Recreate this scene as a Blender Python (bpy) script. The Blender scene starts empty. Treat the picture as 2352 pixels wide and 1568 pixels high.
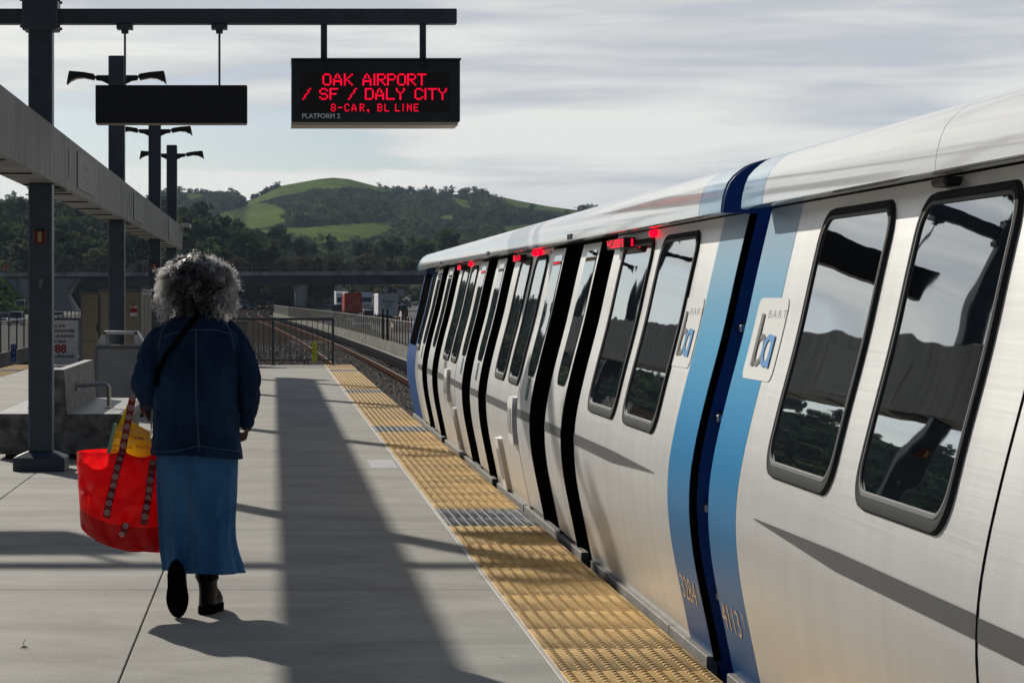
import bpy, math, random
import numpy as np
from mathutils import Vector, Matrix
random.seed(7); RNG = np.random.default_rng(7)
sc = bpy.context.scene
C = sc.collection
F = 5490.0            # focal length in picture units (picture 2352 wide)
VX, VY, H = 628.0, 684.0, 1.5
# ---------------- camera ----------------
cam_d = bpy.data.cameras.new('camera'); cam = bpy.data.objects.new('camera', cam_d); C.objects.link(cam)
cam.location = (0, 0, H); cam.rotation_euler = (math.radians(90), 0, 0)
cam_d.sensor_width = 36; cam_d.lens = F / 2352 * 36
cam_d.shift_x = (1176 - VX) / 2352; cam_d.shift_y = (VY - 784) / 2352
cam_d.clip_start = 0.1; cam_d.clip_end = 20000
sc.camera = cam
# ---------------- sun and sky ----------------
SUN = Vector((0.9, -1.9, -1.0)).normalized()          # direction the light travels
sun_d = bpy.data.lights.new('sun', 'SUN'); sun_d.energy = 4.6; sun_d.angle = math.radians(0.8); sun_d.color = (1.0, 0.93, 0.82)
sun = bpy.data.objects.new('sun', sun_d); C.objects.link(sun)
sun.rotation_euler = SUN.to_track_quat('-Z', 'Y').to_euler()
W = bpy.data.worlds.new('World'); sc.world = W; W.use_nodes = True
nt = W.node_tree; nt.nodes.clear()
def N(nt, t, **k):
    n = nt.nodes.new(t)
    for a, b in k.items(): setattr(n, a, b)
    return n
wo = N(nt, 'ShaderNodeOutputWorld'); bg = N(nt, 'ShaderNodeBackground')
sky = N(nt, 'ShaderNodeTexSky'); sky.sky_type = 'NISHITA'; sky.sun_disc = False
el = math.asin(-SUN.z); sky.sun_elevation = el; sky.sun_rotation = math.atan2(-SUN.x, -SUN.y)
sky.air_density = 1.0; sky.dust_density = 1.0
tc = N(nt, 'ShaderNodeTexCoord'); sep = N(nt, 'ShaderNodeSeparateXYZ'); nt.links.new(tc.outputs['Generated'], sep.inputs[0])
def mapr(nt, val, a, b, c, d, smooth=False):
    m = N(nt, 'ShaderNodeMapRange')
    if smooth: m.interpolation_type = 'SMOOTHSTEP'
    nt.links.new(val, m.inputs['Value'])
    for i, v in zip((1, 2, 3, 4), (a, b, c, d)): m.inputs[i].default_value = v
    return m.outputs[0]
def math_n(nt, op, a, b=None):
    m = N(nt, 'ShaderNodeMath', operation=op)
    for i, v in enumerate((a, b)):
        if v is None: continue
        if isinstance(v, (int, float)): m.inputs[i].default_value = v
        else: nt.links.new(v, m.inputs[i])
    return m.outputs[0]
mp = N(nt, 'ShaderNodeMapping'); nt.links.new(tc.outputs['Generated'], mp.inputs[0]); mp.inputs['Scale'].default_value = (5, 5, 62); mp.inputs['Rotation'].default_value = (0.0, -0.012, 0.0)
mp.inputs['Location'].default_value = (1.3, 0.4, 0.35)
n1 = N(nt, 'ShaderNodeTexNoise'); n1.inputs['Scale'].default_value = 1.0; n1.inputs['Detail'].default_value = 7; n1.inputs['Roughness'].default_value = .55; n1.inputs['Distortion'].default_value = .35
nt.links.new(mp.outputs[0], n1.inputs['Vector'])
mp2 = N(nt, 'ShaderNodeMapping'); nt.links.new(tc.outputs['Generated'], mp2.inputs[0]); mp2.inputs['Scale'].default_value = (2.2, 2.2, 17)
n2 = N(nt, 'ShaderNodeTexNoise'); n2.inputs['Scale'].default_value = 1.6; n2.inputs['Detail'].default_value = 5
nt.links.new(mp2.outputs[0], n2.inputs['Vector'])
# blue breaks are more frequent just above the hills
lowa = mapr(nt, sep.outputs[2], 0.044, 0.056, 0.0, 1.0, True); lowb = mapr(nt, sep.outputs[2], 0.066, 0.098, 1.0, 0.0, True)
low = mapr(nt, math_n(nt, 'MULTIPLY', lowa, lowb), 0, 1, -0.16, 0.10)
low = math_n(nt, 'ADD', low, mapr(nt, sep.outputs[0], -0.01, 0.10, 0.03, -0.12, True))
cm = math_n(nt, 'ADD', n1.outputs['Fac'], math_n(nt, 'MULTIPLY', low, -1.0))
cmask = mapr(nt, cm, 0.34, 0.52, 0.06, 1.0, True)
hi = mapr(nt, sep.outputs[2], 0.25, 0.75, 1.0, 0.5, True)
cmask = math_n(nt, 'MULTIPLY', cmask, hi)
cr = N(nt, 'ShaderNodeValToRGB'); nt.links.new(math_n(nt, 'ADD', math_n(nt, 'MULTIPLY', n2.outputs['Fac'], .5), math_n(nt, 'MULTIPLY', n1.outputs['Fac'], .5)), cr.inputs[0])
cr.color_ramp.elements[0].position = .42; cr.color_ramp.elements[0].color = (.60, .625, .67, 1)
cr.color_ramp.elements[1].position = .56; cr.color_ramp.elements[1].color = (.97, .97, .91, 1)
# clouds towards the sun (front) are brighter than those behind
dt = N(nt, 'ShaderNodeVectorMath', operation='DOT_PRODUCT'); nt.links.new(tc.outputs['Generated'], dt.inputs[0]); dt.inputs[1].default_value = (-0.1, 0.99, 0.05)
br = mapr(nt, dt.outputs['Value'], -0.6, 0.85, 0.09, 1.0, True)
hb = mapr(nt, sep.outputs[2], 0.16, 0.6, 1.0, 0.24, True)
br = math_n(nt, 'MULTIPLY', br, hb)
cc = N(nt, 'ShaderNodeMix', data_type='RGBA', blend_type='MULTIPLY'); cc.inputs[0].default_value = 1
nt.links.new(cr.outputs[0], cc.inputs[6]); nt.links.new(br, cc.inputs[7])
sk = N(nt, 'ShaderNodeMix', data_type='RGBA', blend_type='MULTIPLY'); sk.inputs[0].default_value = 1
nt.links.new(sky.outputs[0], sk.inputs[6]); sk.inputs[7].default_value = (.054, .066, .090, 1)
mx = N(nt, 'ShaderNodeMix', data_type='RGBA'); nt.links.new(cmask, mx.inputs[0]); nt.links.new(sk.outputs[2], mx.inputs[6]); nt.links.new(cc.outputs[2], mx.inputs[7])
nt.links.new(mx.outputs[2], bg.inputs[0]); bg.inputs[1].default_value = 1.0
nt.links.new(bg.outputs[0], wo.inputs[0])
sc.view_settings.view_transform = 'Standard'; sc.view_settings.look = 'None'; sc.view_settings.exposure = 0; sc.view_settings.gamma = 1
sc.render.engine = 'CYCLES'
sc.cycles.transparent_max_bounces = 16

# ---------------- helpers ----------------
def P(x, y, Y): return Vector(((x - VX) * Y / F, Y, H - (y - VY) * Y / F))
def mat(name, col, rough=.6, metal=0, var=0, scale=5, stretch=(1, 1, 1), bump=0, bscale=None, emit=None, estr=1, alpha=1, spec=.5, col2=None, ramp=(.35, .65), coat=0, ior=None, trans=0):
    m = bpy.data.materials.new(name); m.use_nodes = True; t = m.node_tree
    b = t.nodes['Principled BSDF']
    b.inputs['Base Color'].default_value = (*col, 1); b.inputs['Roughness'].default_value = rough; b.inputs['Metallic'].default_value = metal
    b.inputs['Specular IOR Level'].default_value = spec
    if ior: b.inputs['IOR'].default_value = ior
    if coat: b.inputs['Coat Weight'].default_value = coat; b.inputs['Coat Roughness'].default_value = .05
    tcn = N(t, 'ShaderNodeTexCoord'); mpn = N(t, 'ShaderNodeMapping'); t.links.new(tcn.outputs['Object'], mpn.inputs[0]); mpn.inputs['Scale'].default_value = stretch
    if var or col2:
        n = N(t, 'ShaderNodeTexNoise'); n.inputs['Scale'].default_value = scale; n.inputs['Detail'].default_value = 8; n.inputs['Roughness'].default_value = .62
        t.links.new(mpn.outputs[0], n.inputs['Vector'])
        r = N(t, 'ShaderNodeValToRGB'); t.links.new(n.outputs['Fac'], r.inputs[0])
        c2 = col2 or tuple(min(1, c * (1 + var)) for c in col)
        c1 = col if col2 else tuple(c * (1 - var) for c in col)
        r.color_ramp.elements[0].position = ramp[0]; r.color_ramp.elements[1].position = ramp[1]
        r.color_ramp.elements[0].color = (*c1, 1); r.color_ramp.elements[1].color = (*c2, 1)
        t.links.new(r.outputs[0], b.inputs['Base Color'])
    if bump:
        n = N(t, 'ShaderNodeTexNoise'); n.inputs['Scale'].default_value = bscale or scale * 4; n.inputs['Detail'].default_value = 6
        t.links.new(mpn.outputs[0], n.inputs['Vector'])
        bp = N(t, 'ShaderNodeBump'); bp.inputs['Strength'].default_value = min(1, bump); bp.inputs['Distance'].default_value = .01 * max(1, bump)
        t.links.new(n.outputs['Fac'], bp.inputs['Height']); t.links.new(bp.outputs[0], b.inputs['Normal'])
    if emit: b.inputs['Emission Color'].default_value = (*emit, 1); b.inputs['Emission Strength'].default_value = estr
    if trans:
        tr = N(t, 'ShaderNodeBsdfTranslucent'); tr.inputs[0].default_value = (*(min(1, c * 1.6) for c in (col2 or col)), 1)
        if bump: t.links.new(bp.outputs[0], tr.inputs['Normal'])
        ms = N(t, 'ShaderNodeMixShader'); ms.inputs[0].default_value = trans
        t.links.new(b.outputs[0], ms.inputs[1]); t.links.new(tr.outputs[0], ms.inputs[2]); t.links.new(ms.outputs[0], t.nodes['Material Output'].inputs[0])
    if alpha < 1: b.inputs['Alpha'].default_value = alpha
    return m

class MB:
    def __init__(s): s.v = []; s.f = []; s.mi = []
    def add(s, vs, fs, m=0):
        o = len(s.v); s.v += [tuple(v) for v in vs]; s.f += [tuple(i + o for i in f) for f in fs]; s.mi += [m] * len(fs); return s
    def box(s, x0, x1, y0, y1, z0, z1, m=0, bev=0):
        if bev > 0:
            b = bev; vs = []
            # chamfered box: 24 verts
            for sx in (0, 1):
                for sy in (0, 1):
                    for sz in (0, 1):
                        X = (x0, x1)[sx]; Y = (y0, y1)[sy]; Z = (z0, z1)[sz]
                        dx = b if sx == 0 else -b; dy = b if sy == 0 else -b; dz = b if sz == 0 else -b
                        vs += [(X, Y + dy, Z + dz), (X + dx, Y, Z + dz), (X + dx, Y + dy, Z)]
            def I(sx, sy, sz, k): return ((sx * 2 + sy) * 2 + sz) * 3 + k
            fs = []
            for a in (0, 1):
                q = [I(a, 0, 0, 0), I(a, 1, 0, 0), I(a, 1, 1, 0), I(a, 0, 1, 0)]; fs.append(q[::-1] if a == 0 else q)
                q = [I(0, a, 0, 1), I(1, a, 0, 1), I(1, a, 1, 1), I(0, a, 1, 1)]; fs.append(q if a == 0 else q[::-1])
                q = [I(0, 0, a, 2), I(1, 0, a, 2), I(1, 1, a, 2), I(0, 1, a, 2)]; fs.append(q[::-1] if a == 0 else q)
            for a in (0, 1):
                for c in (0, 1):
                    fs.append([I(a, c, 0, 0), I(a, c, 1, 0), I(a, c, 1, 1), I(a, c, 0, 1)])
                    fs.append([I(a, 0, c, 0), I(a, 1, c, 0), I(a, 1, c, 2), I(a, 0, c, 2)])
                    fs.append([I(0, a, c, 1), I(1, a, c, 1), I(1, a, c, 2), I(0, a, c, 2)])
            for a in (0, 1):
                for c in (0, 1):
                    for d in (0, 1): fs.append([I(a, c, d, 0), I(a, c, d, 1), I(a, c, d, 2)])
            return s.add(vs, fs, m)
        vs = [(x0, y0, z0), (x1, y0, z0), (x1, y1, z0), (x0, y1, z0), (x0, y0, z1), (x1, y0, z1), (x1, y1, z1), (x0, y1, z1)]
        return s.add(vs, [(0, 3, 2, 1), (4, 5, 6, 7), (0, 1, 5, 4), (1, 2, 6, 5), (2, 3, 7, 6), (3, 0, 4, 7)], m)
    def tube(s, pts, r, n=8, m=0, cap=True, squash=None):
        pts = [Vector(p) for p in pts]; rs = r if isinstance(r, (list, tuple)) else [r] * len(pts)
        o = len(s.v); up = Vector((0, 0, 1)); prev = None
        for i, p in enumerate(pts):
            d = (pts[min(i + 1, len(pts) - 1)] - pts[max(i - 1, 0)]).normalized()
            if prev is None:
                a = d.cross(up)
                if a.length < .05: a = d.cross(Vector((0, 1, 0)))
                a.normalize()
            else: a = (prev - d * prev.dot(d)).normalized()
            prev = a; b = d.cross(a)
            for k in range(n):
                t = 2 * math.pi * k / n; s.v.append(tuple(p + (a * math.cos(t) + b * math.sin(t)) * rs[i]))
        for i in range(len(pts) - 1):
            for k in range(n):
                k2 = (k + 1) % n; s.f.append((o + i * n + k, o + i * n + k2, o + (i + 1) * n + k2, o + (i + 1) * n + k)); s.mi.append(m)
        if cap:
            s.f.append(tuple(o + k for k in range(n))[::-1]); s.mi.append(m)
            e = o + (len(pts) - 1) * n; s.f.append(tuple(e + k for k in range(n))); s.mi.append(m)
        return s
    def loft(s, rings, m=0, cap=True):
        o = len(s.v); n = len(rings[0])
        for r in rings: s.v += [tuple(v) for v in r]
        for i in range(len(rings) - 1):
            for k in range(n):
                k2 = (k + 1) % n; s.f.append((o + i * n + k, o + i * n + k2, o + (i + 1) * n + k2, o + (i + 1) * n + k)); s.mi.append(m)
        if cap:
            s.f.append(tuple(o + k for k in range(n))[::-1]); s.mi.append(m)
            e = o + (len(rings) - 1) * n; s.f.append(tuple(e + k for k in range(n))); s.mi.append(m)
        return s
    def prism(s, poly, fn0, fn1, m=0):
        """poly 2D list; fn0/fn1 map (a,b)->3D for the two faces"""
        n = len(poly); o = len(s.v)
        s.v += [tuple(fn0(*p)) for p in poly] + [tuple(fn1(*p)) for p in poly]
        s.f += [tuple(o + i for i in range(n)), tuple(o + n + i for i in range(n))[::-1]]; s.mi += [m, m]
        for i in range(n):
            j = (i + 1) % n; s.f.append((o + i, o + n + i, o + n + j, o + j)); s.mi.append(m)
        return s
    def build(s, name, mats, parent=None, smooth=False, loc=None):
        me = bpy.data.meshes.new(name); me.from_pydata(s.v, [], s.f)
        if not isinstance(mats, (list, tuple)): mats = [mats]
        for q in mats: me.materials.append(q)
        if len(mats) > 1: me.polygons.foreach_set('material_index', s.mi)
        if smooth: me.polygons.foreach_set('use_smooth', [True] * len(me.polygons))
        me.update()
        ob = bpy.data.objects.new(name, me); C.objects.link(ob)
        if parent:
            ob.parent = parent; ob.matrix_parent_inverse = Matrix.Translation(-Vector(parent.location)) if parent.rotation_euler.z == 0 else Matrix.Identity(4)
        return ob
def fixn(ob):
    import bmesh
    b = bmesh.new(); b.from_mesh(ob.data); bmesh.ops.recalc_face_normals(b, faces=b.faces); b.to_mesh(ob.data); b.free(); return ob
def autosmooth(ob, ang=40):
    ob.data.polygons.foreach_set('use_smooth', [True] * len(ob.data.polygons))
    ob.data.set_sharp_from_angle(angle=math.radians(ang)); return ob
def tag(o, label, cat, group=None, kind=None):
    o['label'] = label; o['category'] = cat
    if group: o['group'] = group
    if kind: o['kind'] = kind
    return o
def struct(o, kind='structure'): o['kind'] = kind; return o
def empty(name, loc, label, cat, group=None):
    e = bpy.data.objects.new(name, None); C.objects.link(e); e.location = loc; e.empty_display_size = .2
    return tag(e, label, cat, group)
def raw_mesh(name, V, Fq, mats, parent=None, mi=None, smooth=False):
    me = bpy.data.meshes.new(name); V = np.asarray(V, dtype=np.float32); Fq = np.asarray(Fq, dtype=np.int32)
    k = Fq.shape[1]
    me.vertices.add(len(V)); me.vertices.foreach_set('co', V.ravel())
    me.loops.add(Fq.size); me.loops.foreach_set('vertex_index', Fq.ravel())
    me.polygons.add(len(Fq)); me.polygons.foreach_set('loop_start', np.arange(0, Fq.size, k, dtype=np.int32))
    try: me.polygons.foreach_set('loop_total', np.full(len(Fq), k, dtype=np.int32))
    except Exception: pass
    for q in (mats if isinstance(mats, (list, tuple)) else [mats]): me.materials.append(q)
    if mi is not None: me.polygons.foreach_set('material_index', np.asarray(mi, dtype=np.int32))
    if smooth: me.polygons.foreach_set('use_smooth', np.ones(len(Fq), dtype=bool))
    me.update(calc_edges=True); me.validate()
    ob = bpy.data.objects.new(name, me); C.objects.link(ob)
    if parent: ob.parent = parent; ob.matrix_parent_inverse = Matrix.Translation(-Vector(parent.location))
    return ob
def text_geo(s, size=1.0, align='LEFT', bold=0.0, spacing=1.0):
    cu = bpy.data.curves.new('t', 'FONT'); cu.body = s; cu.size = size; cu.align_x = align; cu.offset = bold; cu.space_character = spacing
    cu.resolution_u = 3
    ob = bpy.data.objects.new('t', cu); C.objects.link(ob)
    dg = bpy.context.evaluated_depsgraph_get(); me = bpy.data.meshes.new_from_object(ob.evaluated_get(dg))
    v = [tuple(p.co) for p in me.vertices]; f = [tuple(p.vertices) for p in me.polygons]
    bpy.data.objects.remove(ob); bpy.data.curves.remove(cu); bpy.data.meshes.remove(me)
    return v, f
def text(name, s, fn, m, parent, **k):
    v, f = text_geo(s, **k); b = MB(); b.add([fn(p[0], p[1]) for p in v], f)
    return b.build(name, m, parent)

# ---------------- materials ----------------
M = {}
M['concrete'] = mat('platform_concrete', (.262, .252, .222), .85, var=.0, scale=1.1, col2=(.350, .340, .300), ramp=(.3, .7), bump=.3, bscale=60, stretch=(.9, 1.3, 1))
def dirty_concrete():
    m = M['concrete']; t = m.node_tree; b = t.nodes['Principled BSDF']; src = b.inputs['Base Color'].links[0].from_socket
    tcn = N(t, 'ShaderNodeTexCoord'); v = N(t, 'ShaderNodeTexVoronoi'); v.inputs['Scale'].default_value = 2.6; t.links.new(tcn.outputs['Object'], v.inputs['Vector'])
    spots = mapr(t, v.outputs['Distance'], .03, .05, .55, 1.0, True)
    v2 = N(t, 'ShaderNodeTexVoronoi'); v2.inputs['Scale'].default_value = 1.1; t.links.new(tcn.outputs['Object'], v2.inputs['Vector']); light = mapr(t, v2.outputs['Distance'], .018, .03, 1.35, 1.0, True)
    mpn = N(t, 'ShaderNodeMapping'); mpn.inputs['Scale'].default_value = (.45, .9, 1); t.links.new(tcn.outputs['Object'], mpn.inputs[0])
    n = N(t, 'ShaderNodeTexNoise'); n.inputs['Scale'].default_value = 1.3; n.inputs['Detail'].default_value = 9; n.inputs['Roughness'].default_value = .7; n.inputs['Distortion'].default_value = 1.2; t.links.new(mpn.outputs[0], n.inputs['Vector'])
    patch_ = mapr(t, n.outputs['Fac'], .32, .68, .80, 1.12, True)
    n4 = N(t, 'ShaderNodeTexNoise'); n4.inputs['Scale'].default_value = 90; n4.inputs['Detail'].default_value = 3; t.links.new(tcn.outputs['Object'], n4.inputs['Vector']); fine = mapr(t, n4.outputs['Fac'], .3, .7, .86, 1.12)
    f = math_n(t, 'MULTIPLY', math_n(t, 'MULTIPLY', spots, light), math_n(t, 'MULTIPLY', patch_, fine))
    mx_ = N(t, 'ShaderNodeMix', data_type='RGBA', blend_type='MULTIPLY'); mx_.inputs[0].default_value = 1; t.links.new(src, mx_.inputs[6]); t.links.new(f, mx_.inputs[7]); t.links.new(mx_.outputs[2], b.inputs['Base Color'])
dirty_concrete()
def grime(m, sc_, lo, hi):
    t = m.node_tree; b = t.nodes['Principled BSDF']; src = b.inputs['Base Color'].links[0].from_socket; tcn = N(t, 'ShaderNodeTexCoord')
    n = N(t, 'ShaderNodeTexNoise'); n.inputs['Scale'].default_value = sc_; n.inputs['Detail'].default_value = 10; n.inputs['Roughness'].default_value = .72; t.links.new(tcn.outputs['Object'], n.inputs['Vector'])
    mx_ = N(t, 'ShaderNodeMix', data_type='RGBA', blend_type='MULTIPLY'); mx_.inputs[0].default_value = 1; t.links.new(src, mx_.inputs[6]); t.links.new(mapr(t, n.outputs['Fac'], .36, .60, lo, hi, True), mx_.inputs[7]); t.links.new(mx_.outputs[2], b.inputs['Base Color'])
M['joint'] = mat('joint_dark', (.05, .05, .05), .9)
M['conc_light'] = mat('precast_concrete', (.25, .25, .235), .8, scale=3, col2=(.40, .40, .38), ramp=(.3, .75), bump=.3, bscale=40)
M['conc_bench'] = mat('bench_concrete', (.06, .06, .058), .7, scale=9, col2=(.24, .24, .23), ramp=(.35, .65), bump=.4, bscale=45)
M['conc_benchtop'] = mat('bench_polished', (.42, .42, .41), .45, var=.15, scale=8)
M['beam'] = mat('beam_concrete', (.15, .15, .142), .7, scale=2.2, stretch=(1, 1.6, .35), col2=(.30, .30, .29), ramp=(.3, .72), bump=.2, bscale=30)
M['slate'] = mat('slate_paint', (.048, .070, .095), .45, var=.18, scale=6, bump=.04, bscale=40)
M['black'] = mat('black_paint', (.008, .009, .011), .35)
M['matt_black'] = mat('rubber_shade_black', (.006, .006, .007), .9, spec=0)  # seals and soles, and the black put where door openings lie in shade
M['steel'] = mat('brushed_steel', (.45, .45, .44), .32, metal=1, var=.12, scale=20, stretch=(1, 1, 6))
M['cabinet'] = mat('cabinet_steel', (.24, .21, .165), .30, metal=.95, var=.15, scale=1.4, stretch=(1, 1, .6), bump=.05, bscale=8)
M['gray_paint'] = mat('grey_paint', (.16, .17, .18), .5, var=.1, scale=9, bump=.05)
M['yellow'] = mat('tactile_yellow', (.68, .415, .13), .65, scale=5, col2=(.86, .58, .23), ramp=(.3, .7), bump=.35, bscale=500, spec=.15)
M['tactile_gray'] = mat('tactile_grey', (.085, .10, .125), .6, var=.2, scale=12, bump=.2, bscale=300, spec=.2)
grime(M['yellow'], 2.2, .78, 1.03); grime(M['tactile_gray'], 3, .6, 1.1)
M['border'] = mat('edge_border', (.42, .40, .38), .7, var=.12, scale=8)
M['white'] = mat('white_paint', (.75, .75, .74), .5, var=.04, scale=6)
M['red_led'] = mat('red_led', (.6, .0, .01), .5, emit=(1, .0, .035), estr=1.35)
M['red_glow'] = mat('red_lamp', (.6, .0, .01), .4, emit=(1, .0, .02), estr=2.0)
M['ledbg'] = mat('led_background', (.012, .004, .006), .4)
M['rust'] = mat('rail_rust', (.085, .045, .032), .95, spec=0, var=.3, scale=12)
M['railtop'] = mat('rail_top', (.20, .16, .145), .55, metal=.5, spec=.2)
M['tie'] = mat('tie_wood', (.045, .038, .032), .9, var=.4, scale=8)
M['ballast'] = mat('ballast', (.018, .016, .014), 1, scale=7, col2=(.085, .075, .066), ramp=(.38, .68), bump=6, bscale=12, spec=0)
M['asphalt'] = mat('asphalt', (.040, .040, .042), 1, var=.2, scale=.5, bump=.2, bscale=30, spec=.3)
M['dirt'] = mat('dirt_ground', (.045, .05, .025), .95, scale=.06, col2=(.09, .085, .05), bump=.5, bscale=3, spec=0)
M['grass'] = mat('hill_grass', (.075, .118, .024), 1, scale=.03, col2=(.165, .215, .058), ramp=(.35, .66), bump=1.5, bscale=.25, spec=0)
M['brush'] = mat('hill_brush', (.012, .020, .012), 1, scale=.03, col2=(.030, .040, .018), bump=1, bscale=.2, spec=0)
M['barrier'] = mat('barrier_concrete', (.115, .11, .095), .9, scale=1.2, stretch=(1, .3, 1), col2=(.21, .205, .18), spec=.1, bump=.2)
M['glass_dark'] = mat('dark_glass', (.012, .014, .016), .03, spec=1.0, coat=0)
M['skin'] = mat('skin', (.12, .06, .04), .55, var=.1, scale=20)

# train paints
def train_metal():
    m = mat('brushed_train_aluminium', (.60, .59, .575), .31, metal=.62)
    t = m.node_tree; b = t.nodes['Principled BSDF']
    tcn = N(t, 'ShaderNodeTexCoord'); mp_ = N(t, 'ShaderNodeMapping'); t.links.new(tcn.outputs['Object'], mp_.inputs[0]); mp_.inputs['Scale'].default_value = (1, .35, 60)
    n = N(t, 'ShaderNodeTexNoise'); n.inputs['Scale'].default_value = 3; n.inputs['Detail'].default_value = 8; t.links.new(mp_.outputs[0], n.inputs['Vector'])
    mp2_ = N(t, 'ShaderNodeMapping'); t.links.new(tcn.outputs['Object'], mp2_.inputs[0]); mp2_.inputs['Scale'].default_value = (1, 5, .5)
    n2_ = N(t, 'ShaderNodeTexNoise'); n2_.inputs['Scale'].default_value = 1.6; n2_.inputs['Detail'].default_value = 6; t.links.new(mp2_.outputs[0], n2_.inputs['Vector'])
    a = math_n(t, 'ADD', math_n(t, 'MULTIPLY', n.outputs['Fac'], .18), math_n(t, 'MULTIPLY', n2_.outputs['Fac'], .82))
    r = N(t, 'ShaderNodeValToRGB'); t.links.new(a, r.inputs[0]); r.color_ramp.elements[0].position = .32; r.color_ramp.elements[1].position = .66
    r.color_ramp.elements[0].color = (.72, .725, .72, 1); r.color_ramp.elements[1].color = (.80, .805, .80, 1); t.links.new(r.outputs[0], b.inputs['Base Color'])
    rr = mapr(t, n.outputs['Fac'], .3, .7, .345, .375); t.links.new(rr, b.inputs['Roughness'])
    bp = N(t, 'ShaderNodeBump'); bp.inputs['Strength'].default_value = .12; bp.inputs['Distance'].default_value = .002; n3 = N(t, 'ShaderNodeTexNoise'); n3.inputs['Scale'].default_value = 2.2; n3.inputs['Detail'].default_value = 2; t.links.new(tcn.outputs['Object'], n3.inputs['Vector']); hs = math_n(t, 'ADD', math_n(t, 'MULTIPLY', n.outputs['Fac'], .05), math_n(t, 'MULTIPLY', n3.outputs['Fac'], 1.6)); t.links.new(hs, bp.inputs['Height']); t.links.new(bp.outputs[0], b.inputs['Normal'])
    return m
M['train'] = train_metal()
M['roof'] = mat('train_roof_gloss', (.74, .75, .76), .14, var=.03, scale=1.5, coat=.7, spec=.6)
M['pane'] = None
def pane_mat():
    m = mat('tinted_glass', (.40, .425, .44), .012, spec=.5, metal=1); t = m.node_tree; b = t.nodes['Principled BSDF']
    tcn = N(t, 'ShaderNodeTexCoord'); mp_ = N(t, 'ShaderNodeMapping'); t.links.new(tcn.outputs['Object'], mp_.inputs[0]); mp_.inputs['Scale'].default_value = (1, 1, 1.2)
    n = N(t, 'ShaderNodeTexNoise'); n.inputs['Scale'].default_value = 1.7; n.inputs['Detail'].default_value = 1.5; t.links.new(mp_.outputs[0], n.inputs['Vector'])
    bp = N(t, 'ShaderNodeBump'); bp.inputs['Strength'].default_value = .04; bp.inputs['Distance'].default_value = .03; t.links.new(n.outputs['Fac'], bp.inputs['Height']); t.links.new(bp.outputs[0], b.inputs['Normal'])
    return m
M['pane'] = pane_mat()
M['winframe'] = mat('window_frame_grey', (.034, .038, .041), .75, var=.08, scale=10, spec=.04)
M['winframe_light'] = mat('window_sash_grey', (.16, .17, .175), .6, spec=.1)
M['stripe'] = mat('grey_stripe', (.085, .09, .095), .35, metal=.2, var=.06, scale=8)
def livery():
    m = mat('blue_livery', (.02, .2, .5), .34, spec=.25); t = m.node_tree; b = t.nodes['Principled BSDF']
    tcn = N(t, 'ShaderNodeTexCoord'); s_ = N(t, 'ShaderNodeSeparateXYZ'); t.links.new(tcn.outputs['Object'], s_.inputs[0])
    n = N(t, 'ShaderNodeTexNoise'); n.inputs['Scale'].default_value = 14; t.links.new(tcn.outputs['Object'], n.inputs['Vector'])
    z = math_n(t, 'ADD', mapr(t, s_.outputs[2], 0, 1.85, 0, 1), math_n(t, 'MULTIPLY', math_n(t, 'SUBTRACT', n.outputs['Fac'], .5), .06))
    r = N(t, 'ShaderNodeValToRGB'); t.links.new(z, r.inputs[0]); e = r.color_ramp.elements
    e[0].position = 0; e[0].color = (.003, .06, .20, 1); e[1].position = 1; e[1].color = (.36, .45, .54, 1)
    for p_, c_ in ((.24, (.0, .12, .32)), (.54, (.0, .27, .60)), (.70, (.03, .38, .68)), (.87, (.22, .47, .66))):  # printed fade; its darkest lower blues also carry reflection put into the colour
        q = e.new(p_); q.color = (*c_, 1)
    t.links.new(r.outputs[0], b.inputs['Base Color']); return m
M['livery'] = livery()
M['blue_light'] = mat('blue_roof_band', (.22, .42, .62), .2, coat=.5, var=.1, scale=6)
M['blue_deep'] = mat('deep_blue_paint', (.002, .045, .22), .35, var=.12, scale=5, coat=.2)
M['tan'] = mat('tan_numerals', (.55, .38, .24), .5)
M['plate'] = mat('logo_plate', (.70, .71, .70), .4, metal=.3)

# ---------------- platform ----------------
EDGE = 1.755; LEDGE = -5.80; PEND = 53.5
def platform():
    b = MB()
    xs = [LEDGE + .02, -5.19, -3.47, -2.04, -.605, 1.13]; ys = [-6, 1.2, 4.9, 8.6, 12.3, 15.5, 19.9, 23.5, 27.2, 30.8, 34.5, 38.2, 41.9, 45.6, 49.3, PEND]
    g = .0035
    for i in range(len(xs) - 1):
        if i == 0: continue
        for j in range(len(ys) - 1):
            b.box(xs[i] + g, xs[i + 1] - g, ys[j] + g, ys[j + 1] - g, -.05, 0, 0, bev=.003)
    b.box(LEDGE, EDGE, -6, PEND, -.35, -.05, 1)
    for s in (LEDGE + .25, EDGE - .45): b.box(s, s + .2, -6, PEND, -1.3, -.35, 1)
    struct(b.build('platform', [M['concrete'], mat('under_concrete', (.12, .115, .105), .9, var=.2, scale=3)]))
platform()
DOME = []
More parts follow.
